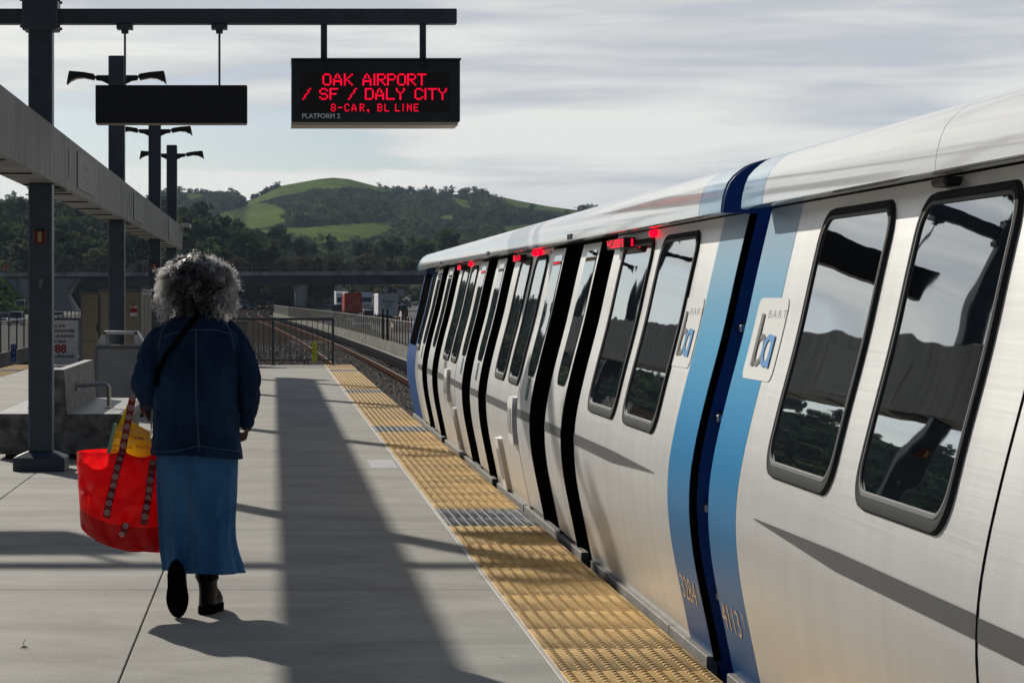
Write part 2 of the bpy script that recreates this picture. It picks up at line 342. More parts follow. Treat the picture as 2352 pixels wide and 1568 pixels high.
def tactile(x0, x1, name, label, ystart):
    b = MB(); tl = .6096; nd = 10; sp = tl / nd
    y = ystart; k = 0
    Vs = []; Fs = []; Ms = []; off = 0
    ang = np.arange(8) * 2 * np.pi / 8
    ring = np.stack([np.cos(ang), np.sin(ang)], 1)
    base = np.vstack([np.c_[ring * .0150, np.zeros(8)], np.c_[ring * .0125, np.full(8, .0042)], np.c_[ring * .0070, np.full(8, .0062)], [[0, 0, .0066]]])
    fq = []
    for r in range(2):
        for q in range(8): fq.append((r * 8 + q, r * 8 + (q + 1) % 8, (r + 1) * 8 + (q + 1) % 8, (r + 1) * 8 + q))
    fq = np.array(fq + [(16 + q, 16 + (q + 1) % 8, 24, 24) for q in range(8)])
    tri = [(16 + q, 16 + (q + 1) % 8, 24) for q in range(8)]
    while y < PEND - .02:
        y1 = min(y + tl, PEND)
        gray = any(a - .02 < (y + y1) / 2 < a + 1.24 for a in (4.73, 15.68, 26.65, 37.45, 48.4))
        m = 1 if gray else 0
        b.box(x0 + .001, x1 - .001, y + .0025, y1 - .0025, -.04, 0.004, m, bev=.002)
        if x0 > 0 or y > 25:
            for i in range(nd):
                for j in range(nd):
                    yy = y + sp * (j + .5)
                    if yy > y1 - .01: continue
                    o = len(b.v)
                    cx = x0 + .0 + (x1 - x0) / nd * (i + .5)
                    b.v += [(cx + q[0] * 1.05, yy + q[1] * (1.6 if gray else 1.25), .004 + q[2]) for q in base]
                    b.f += [tuple(o + t for t in q) for q in fq[:16]] + [tuple(o + t for t in q) for q in tri]; b.mi += [m] * 24
        y = y1; k += 1
    e = 1.13 if x0 > 0 else -5.19
    ob = b.build(name, [M['yellow'], M['tactile_gray']], smooth=False); autosmooth(ob, 60)
    return tag(ob, label, 'tactile paving')
tactile(1.150, EDGE, 'tactile_strip', 'yellow domed tactile strip with grey sections along the train edge', 5.95 - .6096)
tactile(LEDGE, -5.19, 'tactile_strip', 'yellow tactile strip on the far left edge beyond the bench', 20.0)
b = MB(); b.box(1.127, 1.1485, 4, PEND, -.04, .0055, 0, bev=.002); struct(b.build('platform_edging', M['border']))

# ---------------- train ----------------
PZ = [-.003, .119, .242, .364, .527, .691, .854, 1.025, 1.18, 1.338, 1.462, 1.703, 1.857]
PX = [1.835, 1.811, 1.786, 1.758, 1.734, 1.726, 1.746, 1.786, 1.824, 1.870, 1.895, 1.949, 1.987]
_zz = np.linspace(-.12, 1.9, 300); _xx = np.interp(_zz, PZ, PX)
_xx[_zz < -.003] = 1.835 + (-.003 - _zz[_zz < -.003]) * .2; _xx[_zz > 1.857] = 1.987 + (_zz[_zz > 1.857] - 1.857) * .24
_pad = np.pad(_xx, 20, mode='reflect', reflect_type='odd'); _xx = np.convolve(_pad, np.ones(41) / 41, 'valid')
def px(z): return float(np.interp(z, _zz, _xx))
def SP(y, z, off=0): return (px(z) - off, y, z)
def patch(b, y0, y1, z0, z1, off=0, rows=28, thick=0, m=0, cols=1):
    zs = [z0 + (z1 - z0) * i / rows for i in range(rows + 1)]
    for c in range(cols):
        a = y0 + (y1 - y0) * c / cols; d = y0 + (y1 - y0) * (c + 1) / cols
        vs = []; 
        for z in zs: vs += [SP(a, z, off), SP(d, z, off)]
        b.add(vs, [(2 * i, 2 * i + 2, 2 * i + 3, 2 * i + 1) for i in range(rows)], m)
    if thick:
        for yy, s in ((y0, 1), (y1, -1)):
            vs = []
            for z in zs: vs += [SP(yy, z, off), SP(yy, z, off - thick)]
            b.add(vs, [(2 * i, 2 * i + 1, 2 * i + 3, 2 * i + 2)[::s] for i in range(rows)], m)
        for z in (z0, z1): b.add([SP(y0, z, off), SP(y1, z, off), SP(y1, z, off - thick), SP(y0, z, off - thick)], [(0, 1, 2, 3)], m)
    return b
def rr_loop(y0, y1, z0, z1, r, n=7, side=10):
    pts = []
    cs = [(y0 + r, z0 + r, math.pi), (y1 - r, z0 + r, 1.5 * math.pi), (y1 - r, z1 - r, 0), (y0 + r, z1 - r, .5 * math.pi)]
    for ci, (cy, cz, a0) in enumerate(cs):
        for i in range(n): a = a0 + .5 * math.pi * i / (n - 1); pts.append((cy + r * math.cos(a), cz + r * math.sin(a)))
        ny, nz, na = cs[(ci + 1) % 4]; p = pts[-1]; q = (ny + r * math.cos(na), nz + r * math.sin(na))
        for i in range(1, side): t = i / side; pts.append((p[0] + (q[0] - p[0]) * t, p[1] + (q[1] - p[1]) * t))
    return pts
def rr_fill(b, y0, y1, z0, z1, r, off, m=0, rows=26, rt=None):
    """rounded rectangle lying on the car side; rt = own radius for the top corners"""
    rt = r if rt is None else rt
    vs = []; n = 0
    zs = sorted(set([z0 + r * (1 - math.cos(t * math.pi / 2 / 6)) for t in range(7)] + [z1 - rt * (1 - math.cos(t * math.pi / 2 / 6)) for t in range(7)] + [z0 + r + (z1 - rt - z0 - r) * i / rows for i in range(rows + 1)]))
    for z in zs:
        d = 0
        if z < z0 + r: d = r - math.sqrt(max(0, r * r - (z0 + r - z) ** 2))
        elif z > z1 - rt: d = rt - math.sqrt(max(0, rt * rt - (z - z1 + rt) ** 2))
        vs += [SP(y0 + d, z, off), SP(y1 - d, z, off)]; n += 1
    b.add(vs, [(2 * i, 2 * i + 2, 2 * i + 3, 2 * i + 1) for i in range(n - 1)], m)
def rr_ring(b, o, i, offo, offi, offt, m=0):
    """frame between outer rect o=(y0,y1,z0,z1,r) and inner rect i; raised to offt"""
    lo = rr_loop(*o); li = rr_loop(*i); n = len(lo)
    mid_o = [(p[0] + (q[0] - p[0]) * .22, p[1] + (q[1] - p[1]) * .22) for p, q in zip(lo, li)]
    mid_i = [(p[0] + (q[0] - p[0]) * .80, p[1] + (q[1] - p[1]) * .80) for p, q in zip(lo, li)]
    vs = [SP(*p, offo) for p in lo] + [SP(*p, offt) for p in mid_o] + [SP(*p, offt) for p in mid_i] + [SP(*p, offi) for p in li]
    fs = []
    for r in range(3):
        for k in range(n): fs.append((r * n + k, (r + 1) * n + k, (r + 1) * n + (k + 1) % n, r * n + (k + 1) % n))
    b.add(vs, fs, m)
CX = 3.36
def window(par, y0, y1, zb=.868, zt=1.815, name='window'):
    b = MB(); rr_fill(b, y0 + .015, y1 - .015, zb + .036, zt - .015, .10, .006); w = b.build(name, M['pane'], par, smooth=True)
    b = MB(); rr_ring(b, (y0, y1, zb, zt, .12), (y0 + .028, y1 - .028, zb + .045, zt - .028, .095), .0, .008, .014)
    f = autosmooth(b.build('window_frame', M['winframe'], par, smooth=True), 35); f.parent = w; f.matrix_parent_inverse = Matrix.Identity(4)
    b = MB(); rr_ring(b, (y0 + .027, y1 - .027, zb + .041, zt - .027, .095), (y0 + .040, y1 - .040, zb + .060, zt - .040, .085), .010, .008, .013)
    g = autosmooth(b.build('window_sash', M['winframe_light'], w), 35)
    # parent transforms: keep world placement
    return w
def led_sign(par, y0, y1, z=1.80):
    X = px(z)
    b = MB(); b.box(X - .075, X - .01, y0, y1, z - .028, z + .028, 0, bev=.004); s = b.build('door_indicator', M['black'], par)
    b = MB()
    n = int((y1 - y0 - .03) / .020)
    for i in range(n):
        for j in range(3):
            if random.random() < .45: continue
            yy = y1 - .02 - i * .020
            b.box(X - .0785, X - .0755, yy - .013, yy, z - .022 + j * .016, z - .011 + j * .016)
            b.box(X - .072 + j * .018, X - .06 + j * .018, y0 - .003, y0 - .0005, z - .02, z + .02) if i == 0 else None
    d = b.build('red_dots', M['red_led'], s); d.matrix_parent_inverse = Matrix.Identity(4)
def lamp_red(par, y, z=1.81):
    X = px(z); b = MB(); b.tube([(X, y, z), (X - .03, y, z - .004), (X - .04, y, z - .006)], [.022, .020, .010], 10); b.build('red_lamp', M['red_glow'], par, smooth=True)
def leaf(par, y0, y1, wy0, wy1, lbl=None, lx=None):
    b = MB(); patch(b, y0, y1, .035, 1.835, .012, 30, .05); l = autosmooth(b.build('door', M['train'], par), 30)
    b = MB(); rr_fill(b, wy0, wy1, .965, 1.79, .11, .017, rt=.05); w = b.build('door_window', M['pane'], l, smooth=True); w.matrix_parent_inverse = Matrix.Identity(4)
    b = MB(); patch(b, y0 + .004, y1 - .004, .660, .721, .0145, 3); w = b.build('stripe', M['stripe'], l); w.matrix_parent_inverse = Matrix.Identity(4)
    b = MB(); 
    for yy, w_ in ((y0 - .008, .007), (y1 + .001, .019)): patch(b, yy, yy + w_, .0, 1.835, .013, 30, .05)
    w = b.build('door_seal', M['matt_black'], l); w.matrix_parent_inverse = Matrix.Identity(4)
    return l
def doorway(par, far_seam, near_shade_gap=.55, label=None):
    s = far_seam
    l1 = leaf(par, s - .86, s - .016, s - .80, s - .34)
    l2 = leaf(par, s - 2.60, s - 1.76, s - 2.52, s - 2.05)
    # black openings; the near band's width also paints in the leaf's shadow
    b = MB()
    for a, d in ((s - 1.76, s - .86), (s - 2.60 - near_shade_gap, s - 2.60)):
        patch(b, a - .01, d + .01, .0, 1.84, -.10, 24)
        patch(b, a - .0, a + .012, .0, 1.84, -.0, 24, .10); patch(b, d - .012, d + .0, .0, 1.84, -.0, 24, .10)
    b.build('door_recess_shade', M['matt_black'], par)
    return l1, l2
def stripe(par, y0, y1): b = MB(); patch(b, y0, y1, .660, .721, .004, 3); b.build('stripe', M['stripe'], par)
def tip_stripe(par, yk, ytip, sgn):
    """tapering end of the stripe: full width at yk, point at ytip"""
    b = MB(); n = 14; vs = []
    for i in range(n + 1):
        t = i / n; y = yk + (ytip - yk) * t; lo = .660 + (.704 - .660) * t; hi = .721 - .013 * t
        vs += [SP(y, lo, .004), SP(y, hi, .004)]
    b.add(vs, [(2 * i, 2 * i + 1, 2 * i + 3, 2 * i + 2) for i in range(n)]); b.build('stripe', M['stripe'], par)
ROOF = [(1.990, 1.862), (1.872, 1.852), (1.860, 1.857), (1.862, 1.885), (1.867, 1.915), (1.876, 1.950), (1.890, 1.983), (1.912, 2.009), (1.938, 2.031), (1.962, 2.047), (1.989, 2.059), (2.031, 2.072), (2.12, 2.092), (2.3, 2.115), (2.6, 2.14), (3.0, 2.16), (CX, 2.165)]
ROOF2 = ROOF + [(2 * CX - x, z) for x, z in ROOF[-2::-1]]
def roof(par, segs, nose=None, m='roof'):
    for (a, d) in segs:
        b = MB(); ys = [a + .004, d - .004]; sc_ = [(0, 0)] * 2
        if nose and abs(d - nose) < .01:
            ys = [a + .004, d - .7, d - .4, d - .2, d - .08, d - .02, d]; sc_ = [(0, 0), (0, 0), (.01, .012), (.03, .03), (.07, .07), (.12, .12), (.2, .19)]
        rings = []
        for y, (dx, dz) in zip(ys, sc_):
            k = (CX - 1.86 - dx) / (CX - 1.86); rings.append([(CX + (x - CX) * k, y, z - dz * max(0, (z - 1.857) / .3)) for x, z in ROOF2])
        o = []
        b.loft(rings, cap=True)
        autosmooth(b.build('roof_panel', M[m], par), 30)
def end_cap(par, y, m):
    pass
def shell_lower(par, y0, y1):
    b = MB(); b.box(1.99, 2 * CX - 1.86, y0 + .05, y1 - .05, -.75, -.10, 0); 
    b.box(2.05, 2 * CX - 1.9, y0 + .1, y1 - .1, -.1, 1.84, 0)  # black core stands in for the shaded interior behind the openings
    b.build('underframe', M['matt_black'], par)
    # far side wall
    b = MB(); vs = []; zs = np.linspace(-.1, 1.857, 20)
    for z in zs: vs += [(2 * CX - px(z), y0, z), (2 * CX - px(z), y1, z)]
    b.add(vs, [(2 * i, 2 * i + 1, 2 * i + 3, 2 * i + 2) for i in range(19)]); b.build('far_side', M['train'], par, smooth=True)
def sill(par, segs, z1=.018):
    for a, d in segs:
        b = MB(); b.box(1.803, 1.850, a + .006, d - .006, -.11, z1 - .008, 0, bev=.004); b.build('sill', mat_sill, par)
mat_sill = mat('sill_metal', (.22, .215, .20), .75, metal=.1, spec=.15, var=.2, scale=6, bump=.1)
def side_text(par, name, s, ytop_left, z, size, m, off=.0035, sx=1.0, **k):
    return text(name, s, lambda u, v: SP(ytop_left - u * sx, z + v, off), m, par, size=size, **k)
def logo(par, yl, yr):
    """logo plate spanning yl (far) .. yr (near)"""
    w = yl - yr; b = MB(); rr_fill(b, yr, yl, 1.19, 1.50, .045, .003); p = b.build('logo_plate', M['plate'], par, smooth=True)
    gm = mat('logo_grey', (.09, .09, .09), .4); bm = mat('logo_blue', (.01, .25, .60), .4)
    o = side_text(p, 'logo_text', 'BART', yl - w * .40, 1.424, .044, mat('logo_text_grey', (.22, .22, .22), .5), sx=2.6, spacing=1.3)
    o.matrix_parent_inverse = Matrix.Identity(4)
    def ring(cy, cz, ry, rz, ty, tz, m, n=28, e=.006):
        b = MB(); vs = []
        for i in range(n):
            t = 2 * math.pi * i / n; vs += [SP(cy + ry * math.cos(t), cz + rz * math.sin(t), e), SP(cy + (ry - ty) * math.cos(t), cz + (rz - tz) * math.sin(t), e)]
        b.add(vs, [(2 * i, 2 * i + 1, (2 * i + 3) % (2 * n), (2 * i + 2) % (2 * n)) for i in range(n)]); return b
    c = yl - w * .40; r_ = w * .17
    b = ring(c, 1.302, r_, .062, w * .085, .022, 0); o = b.build('logo_letter', gm, p); o.matrix_parent_inverse = Matrix.Identity(4)
    b = MB(); 
    def quad(b, ya, yb, za, zb, e=.0072):
        b.add([SP(ya, za, e), SP(yb, za, e), SP(yb, zb, e), SP(ya, zb, e)], [(0, 1, 2, 3)])
    quad(b, c + r_ * 1.02, c + r_ * .48, 1.24, 1.44); o = b.build('logo_letter', gm, p); o.matrix_parent_inverse = Matrix.Identity(4)
    c2 = c - r_ * 1.55
    b = ring(c2, 1.302, r_, .062, w * .085, .022, 0, e=.0066); o = b.build('logo_letter', bm, p); o.matrix_parent_inverse = Matrix.Identity(4)
    b = MB(); quad(b, c2 - r_ * .48, c2 - r_ * 1.02, 1.24, 1.36, e=.0078); o = b.build('logo_letter', bm, p); o.matrix_parent_inverse = Matrix.Identity(4)

def ends(par, y, m):
    """closed end plate following the whole section"""
    b = MB(); pts = []
    zs = np.linspace(-.1, 1.85, 34)
    left = [(px(z) + .012, z) for z in zs] + [(x + .006, z - .004) for x, z in ROOF[2:]]
    poly = left + [(2 * CX - x, z) for x, z in left[::-1][1:]]
    b.prism(poly, lambda x, z: (x, y, z), lambda x, z: (x, y - .02, z)); return b
# far car (cab car)
car1 = empty('train_car', (CX, 20.7, -1.0), 'silver cab car of the train with open doors and blue nose, farther along the platform', 'train car', 'coupled train cars')
LE, LF = 9.94, 31.4
doors = [(28.5, .70), (22.67, .62), (16.91, .55)]  # far seam and near dark band width, leaf shadow included
segs = []; cur = LE
for s, g in doors[::-1]: segs.append((cur, s - 2.60 - g)); cur = s
segs.append((cur, 29.2))
for a, d in segs:
    b = MB(); patch(b, a if a > LE else LE + .56, d, -.003, 1.855, 0, 40, .08); autosmooth(b.build('body_panel', M['train'], car1), 30)
shell_lower(car1, LE + .03, LF - .8)
for s, g in doors: doorway(car1, s, g)
for a, d in ((10.97, 12.02), (12.28, 13.33), (17.05, 17.82), (18.1, 18.9), (22.85, 23.6), (23.85, 24.65), (28.62, 29.2)): window(car1, a, d)
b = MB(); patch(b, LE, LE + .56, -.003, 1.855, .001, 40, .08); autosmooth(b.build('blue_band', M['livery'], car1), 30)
stripe(car1, 12.2, segs[0][1]); tip_stripe(car1, 12.2, 10.87, 1)
for a, d in segs[1:3]: stripe(car1, a + .01, d)
# nose
b = MB(); rings = []
for y, dx in ((29.2, 0), (30.6, .0), (31.0, .004), (31.25, .012), (31.36, .04), (31.4, .10)):
    rings.append([(px(z) + dx, y, z) for z in np.linspace(-.003, 1.855, 36)] + [(2 * CX - px(z) - dx, y, z) for z in np.linspace(1.855, -.003, 36)])
b.loft(rings); fixn(autosmooth(b.build('cab_nose', mat('nose_blue', (.002, .060, .22), .6, spec=.05, var=.1, scale=3), car1), 40))
b = MB(); rr_fill(b, 29.55, 30.75, .92, 1.80, .1, .012); cw = b.build('cab_window', M['matt_black'], car1)
b = MB(); patch(b, 28.9, 29.2, -.003, 1.855, .0015, 30); b.build('pale_band', mat('pale_metal', (.5, .54, .58), .3, metal=.5), car1)
roof(car1, [(LE, 10.46)], m='blue_light'); roof(car1, [(10.46, 13.3), (13.3, 17.2), (17.2, 19.8), (19.8, 22.9), (22.9, 25.8), (25.8, 29.5)])
roof(car1, [(29.5, 30.3)]); roof(car1, [(30.3, LF)], nose=LF, m='blue_light')
b = MB(); 
for yy in (14.9, 20.6, 26.4): b = MB(); b.box(1.8575, 1.861, yy, yy + .22, 1.868, 1.90); b.build('roof_vent', M['winframe'], car1)
fixn(ends(car1, LE, 0).build('end_plate', M['blue_deep'], car1))
b = MB(); patch(b, LE - .022, LE - .001, -.003, 1.85, .004, 30, .03); b.build('end_seal', M['matt_black'], car1)
sill(car1, [(LE, 10.9), (10.9, 13.6), (14.0, 17.2), (17.25, 19.3), (19.7, 23.0), (23.05, 25.2), (25.6, 28.8), (28.85, 31.0)])
led_sign(car1, 12.95, 13.6); led_sign(car1, 18.55, 18.95, 1.81); led_sign(car1, 24.2, 24.7, 1.81)
lamp_red(car1, 12.35, 1.835); lamp_red(car1, 17.95, 1.835); lamp_red(car1, 23.8, 1.835); lamp_red(car1, 17.6, 1.835)
logo(car1, 11.02 - .0, 10.52)
side_text(car1, 'car_number', '3284', LE + .50, .20, .15, M['tan'], sx=1.25); side_text(car1, 'car_number', 'X', LE + .07, .25, .09, M['tan'], sx=.9)
# vents, hand-rail plates and stickers on the side
def vent_plate(par, y0, y1, z0, z1):
    b = MB(); rr_fill(b, y0, y1, z0, z1, .03, .035); 
    lo = rr_loop(y0, y1, z0, z1, .03); n = len(lo); b.add([SP(*p, 0) for p in lo] + [SP(*p, .035) for p in lo], [(k, (k + 1) % n, n + (k + 1) % n, n + k) for k in range(n)])
    p = autosmooth(b.build('vent_cover', M['white'], par), 30)
    b = MB(); rr_fill(b, y0 + .05, y1 - .05, z0 + .08, z1 - .08, .015, .0385); g = b.build('vent_grille', mat('vent_grey', (.25, .25, .23), .6, var=.3, scale=150), p); g.matrix_parent_inverse = Matrix.Identity(4)
vent_plate(car1, 17.02, 17.35, .45, .79); vent_plate(car1, 23.45, 23.85, .48, .80); vent_plate(car1, 18.35, 18.62, .02, .42); vent_plate(car1, 22.75, 22.98, .05, .45)
for y0, m_, z0 in ((16.30, (.02, .16, .05), .80), (22.0, (.02, .10, .20), .80), (20.35, (.01, .06, .15), .80), (27.9, (.02, .16, .05), .80)):
    b = MB(); patch(b, y0, y0 + .13, z0 - .0, z0 + .15, .016, 3); b.build('door_sticker', mat('sticker', m_, .4), car1)
# near car
car2 = empty('train_car', (CX, -1, -1.0), 'silver passenger car of the train nearest the camera, with two large dark windows', 'train car', 'coupled train cars')
NE = 9.51
b = MB(); patch(b, 5.858, NE - .56, -.003, 1.855, 0, 48, .08); autosmooth(b.build('body_panel', M['train'], car2), 30)
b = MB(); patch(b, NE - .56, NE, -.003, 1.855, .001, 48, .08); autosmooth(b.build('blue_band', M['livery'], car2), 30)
b = MB(); patch(b, -10, 2.7, -.003, 1.855, 0, 30, .08); autosmooth(b.build('body_panel', M['train'], car2), 30)
doorway(car2, 5.85, .55); shell_lower(car2, -10, NE - .03)
for a, d in ((7.52, 8.51), (6.23, 7.22), (.9, 1.9), (-.4, .6)): window(car2, a, d)
stripe(car2, 5.86, 7.35); tip_stripe(car2, 7.35, 8.60, 1)
roof(car2, [(NE - .42, NE)], m='blue_light'); roof(car2, [(6.72, NE - .42), (2.8, 6.72), (-1.5, 2.8), (-10, -1.5)])
fixn(ends(car2, NE + .02, 0).build('end_plate', M['blue_deep'], car2))
sill(car2, [(5.0, NE), (-10, 5.0)])
logo(car2, 9.33, 8.79)
side_text(car2, 'car_number', '4113', NE - .03, .20, .15, M['tan'], sx=1.25); side_text(car2, 'car_number', 'Y', NE - .46, .25, .09, M['tan'], sx=.9)
b = MB(); b.box(1.93, 2.0, 6.88, 7.02, 1.822, 1.85, 0, bev=.008); b.build('soffit_camera', M['black'], car2)
# fittings on the gap
for z in (1.37, 1.0, .63, .27):
    b = MB(); X = px(z); b.box(X + .06, X + .14, LE - .07, LE - .02, z - .02, z + .03, 0, bev=.008); o = b.build('gap_bracket', M['black'], car1)
    b = MB(); b.box(X + .045, X + .10, LE - .115, LE - .072, z - .012, z + .02, 0, bev=.005); q = b.build('bracket_tip', M['steel'], o); q.matrix_parent_inverse = Matrix.Identity(4)

# ---------------- beam, columns, lamps ----------------
BX0, BX1, BZ0, BZ1 = -2.23, -1.90, 2.50, 2.99
beam = empty('canopy_beam', (-2.06, 20, BZ0), 'long grey concrete beam carried by the row of platform columns', 'beam')
cuts = [-12, 1.3, 11.5, 21.7, 31.9, 41.9, 49.8]
for a, d in zip(cuts[:-1], cuts[1:]):
    b = MB(); b.box(BX0, BX1, a + .006, d - .006, BZ0, BZ1, 0, bev=.008)
    seg = b.build('beam_segment', M['beam'], beam)
for a in (3.2, 12.9, 23.1, 32.4, 43.2):
    b = MB(); b.box(BX1, BX1 + .012, a, a + 2.1, BZ0 + .06, BZ1 - .07, 0, bev=.003); pl_ = b.build('name_panel', mat('panel_grey', (.20, .205, .20), .6, var=.15, scale=9), beam)
    fn = lambda dz, yy: (lambda u, v: (BX1 + .0135, yy - u, BZ0 + dz + v))
    fw = lambda dz, a_: (lambda u, v: (BX1 + .0138, a_ + u, BZ0 + dz + v))
    for s_, dz, sz in (('Dublin/', .27, .13), ('Pleasanton', .13, .15)):
        o = text('panel_text', s_, fw(dz, a + .75), mat('faded_text', (.42, .42, .41), .7), pl_, size=sz, spacing=1.6); o.matrix_parent_inverse = Matrix.Identity(4)
    b = MB(); b.box(BX1, BX1 + .006, a - .95, a - .88, BZ0 + .10, BZ1 - .12, 0); b.build('cover_strip', M['beam'], beam)
b = MB()
for yy in np.arange(2, 49, 1.9): b.box(BX0 + .03, BX1 - .03, yy, yy + .03, BZ0 - .012, BZ0 - .001)
for c in (10.9, 20.9, 31.0, 40.9): b.box(BX0 + .02, BX1 - .02, c + .5, c + 1.3, BZ0 - .02, BZ0 - .013)
b.build('underside_joint', M['joint'], beam)
def lamp_head(sgn, par, yc):
    zc = 4.36; s = .002273; cxp = 669
    arm = [(713, 430), (785, 430), (792, 440), (786, 458), (755, 462), (713, 482)]
    head = [(790, 436), (800, 424), (860, 414), (938, 407), (944, 430), (953, 482), (932, 462), (900, 448), (860, 444), (800, 456)]
    lens = [(862, 446), (900, 450), (928, 464), (918, 449), (895, 441)]
    def mk(poly, w, name, m):
        b = MB(); f0 = lambda x, y: (-2.03 + sgn * (x - cxp) * s, yc - w, zc - (y - 440) * s); f1 = lambda x, y: (-2.03 + sgn * (x - cxp) * s, yc + w, zc - (y - 440) * s)
        b.prism(poly, f0, f1); return fixn(b.build(name, m, par))
    mk(arm, .035, 'lamp_arm', M['black']); h = mk(head, .10, 'lamp_head', M['black'])
    l = mk(lens, .075, 'lamp_lens', mat('lens', (.55, .42, .28), .3));  # tan puts the sunlit orange of the lens into its colour
def column(yc, top, label, lamps=True, light=False):
    e = empty('lamp_column', (-2.03, yc, 0), label, 'column', 'columns along the middle of the platform')
    hw = .104
    b = MB(); b.box(-2.03 - hw, -2.03 + hw, yc - hw, yc + hw, .16, BZ0, 0, bev=.012); b.build('post', M['slate'], e)
    b = MB(); b.box(-2.03 - hw, -2.03 + hw, yc - hw, yc + hw, BZ1, top, 0, bev=.012); b.build('upper_post', M['slate'], e)
    b = MB(); b.box(-2.03 - .225, -2.03 + .225, yc - .225, yc + .225, 0, .115, 0, bev=.006)
    r0 = [(-2.03 + sx * .22, yc + sy * .22, .115) for sx, sy in ((-1, -1), (1, -1), (1, 1), (-1, 1))]; r1 = [(-2.03 + sx * .105, yc + sy * .105, .165) for sx, sy in ((-1, -1), (1, -1), (1, 1), (-1, 1))]
    b.loft([r0, r1]); b.build('base', M['slate'], e)
    if lamps:
        lamp_head(1, e, yc); lamp_head(-1, e, yc)
    if light:
        b = MB(); b.box(-2.085, -1.975, yc - hw - .05, yc - hw, 1.97, 2.09, 0, bev=.01); q = b.build('alarm_lamp', mat('dark_red_plastic', (.12, .01, .01), .35), e)
        b = MB(); b.box(-2.045, -2.012, yc - hw - .065, yc - hw - .045, 1.985, 2.075, 0, bev=.006); z = b.build('amber_lens', mat('amber_lens', (.42, .30, .13), .3), q); z.matrix_parent_inverse = Matrix.Identity(4)
    return e
column(10.9, 4.63, 'slate column out of the frame on the left, nearest the camera')
c1 = column(20.9, 4.63, 'thick slate column in front of the bench, carrying the sign arm', light=True)
column(31.0, 4.63, 'slate lamp column standing behind the litter bin, second along the beam')
column(40.9, 4.63, 'slate lamp column third along the beam, behind the walking person', light=True)
column(47.8, 4.55, 'slate lamp column farthest away at the end of the beam')
# graffiti sticker
b = MB(); b.add([(-2.045, 20.7935, 1.57), (-2.02, 20.7935, 1.585), (-2.005, 20.7935, 1.64), (-2.012, 20.7935, 1.665), (-2.035, 20.7935, 1.655)], [(0, 1, 2, 3, 4)])
b.build('sticker_scrap', mat('scrap', (.3, .33, .33), .6, scale=120, col2=(.02, .02, .03), ramp=(.48, .52)), c1)
# security camera on beam end
e = empty('security_camera', (-1.86, 49.2, 2.99), 'small white security camera on the far end of the concrete beam', 'camera')
b = MB(); b.box(-1.90, -1.70, 49.0, 49.5, 2.93, 3.03, 0, bev=.02); b.build('camera_body', M['white'], e)
b = MB(); b.tube([(-1.78, 49.0, 2.93), (-1.78, 49.0, 2.86)], [.06, .04], 10); b.build('camera_dome', M['glass_dark'], e)
b = MB(); b.box(-1.91, -1.89, 49.1, 49.3, 2.93, 3.03); b.build('camera_mount', M['slate'], e)
# cross arm with signs at column 1
def cross(yc):
    e = empty('sign_arm', (-2.03, yc, 3.89), 'horizontal slate steel arm clamped to the thick column, holding both signs', 'steel arm')
    z0, z1 = 3.888, 4.02
    b = MB(); b.box(-5.6, 1.60, yc - .065, yc + .065, z0, z1, 0, bev=.006); b.build('arm_tube', M['slate'], e)
    b = MB(); b.box(-2.03 - .155, -2.03 + .155, yc - .15, yc + .15, 3.83, 4.12, 0, bev=.012); b.build('clamp', M['slate'], e)
    b = MB()
    for sx in (-1, 1):
        for z in (3.86, 4.09): b.tube([(-2.03 + sx * .150, yc - .10, z), (-2.03 + sx * .175, yc - .10, z)], .013, 6); b.tube([(-2.03 + sx * .150, yc + .10, z), (-2.03 + sx * .175, yc + .10, z)], .013, 6)
    b.build('clamp_bolt', M['black'], e)
    return e
cross(20.9)
YS = 20.9
def X_(x): return (x - VX) * YS / F
def Z_(y): return H - (y - VY) * YS / F
# destination sign
s1 = empty('departure_sign', (X_(861), YS, Z_(288)), 'black LED departure sign with red lettering for the airport and city train', 'departure sign')
b = MB(); zb, zt = Z_(284), Z_(143)
poly = [(YS - .20, zb), (YS + .22, zb - .0), (YS + .22, zt), (YS - .20, zt)]
b.box(X_(669), X_(1053), YS - .19, YS + .22, zb, zt, 0, bev=.008); b.build('sign_housing', mat('sign_navy', (.016, .026, .036), .4, var=.1, scale=5), s1)
b = MB(); b.box(X_(668), X_(1055), YS - .235, YS + .23, zt - .004, zt + .012, 0, bev=.003); b.build('sign_hood', M['black'], s1)
b = MB(); b.box(X_(668.5), X_(1048), YS - .185, YS + .215, zb - .03, zb - .001, 0, bev=.002); b.build('sign_underside', mat('lit_underside_beige', (.50, .46, .38), .5), s1)  # beige paints the sunlit look of the housing's underside
sx_ = lambda z: X_(631.4 + z * .1952); sz_ = lambda z: Z_(114.8 + z * .1952); YF = YS - .19
b = MB(); b.box(sx_(295), sx_(2040), YF - .004, YF + .01, sz_(760), sz_(285)); b.build('sign_screen', M['ledbg'], s1)
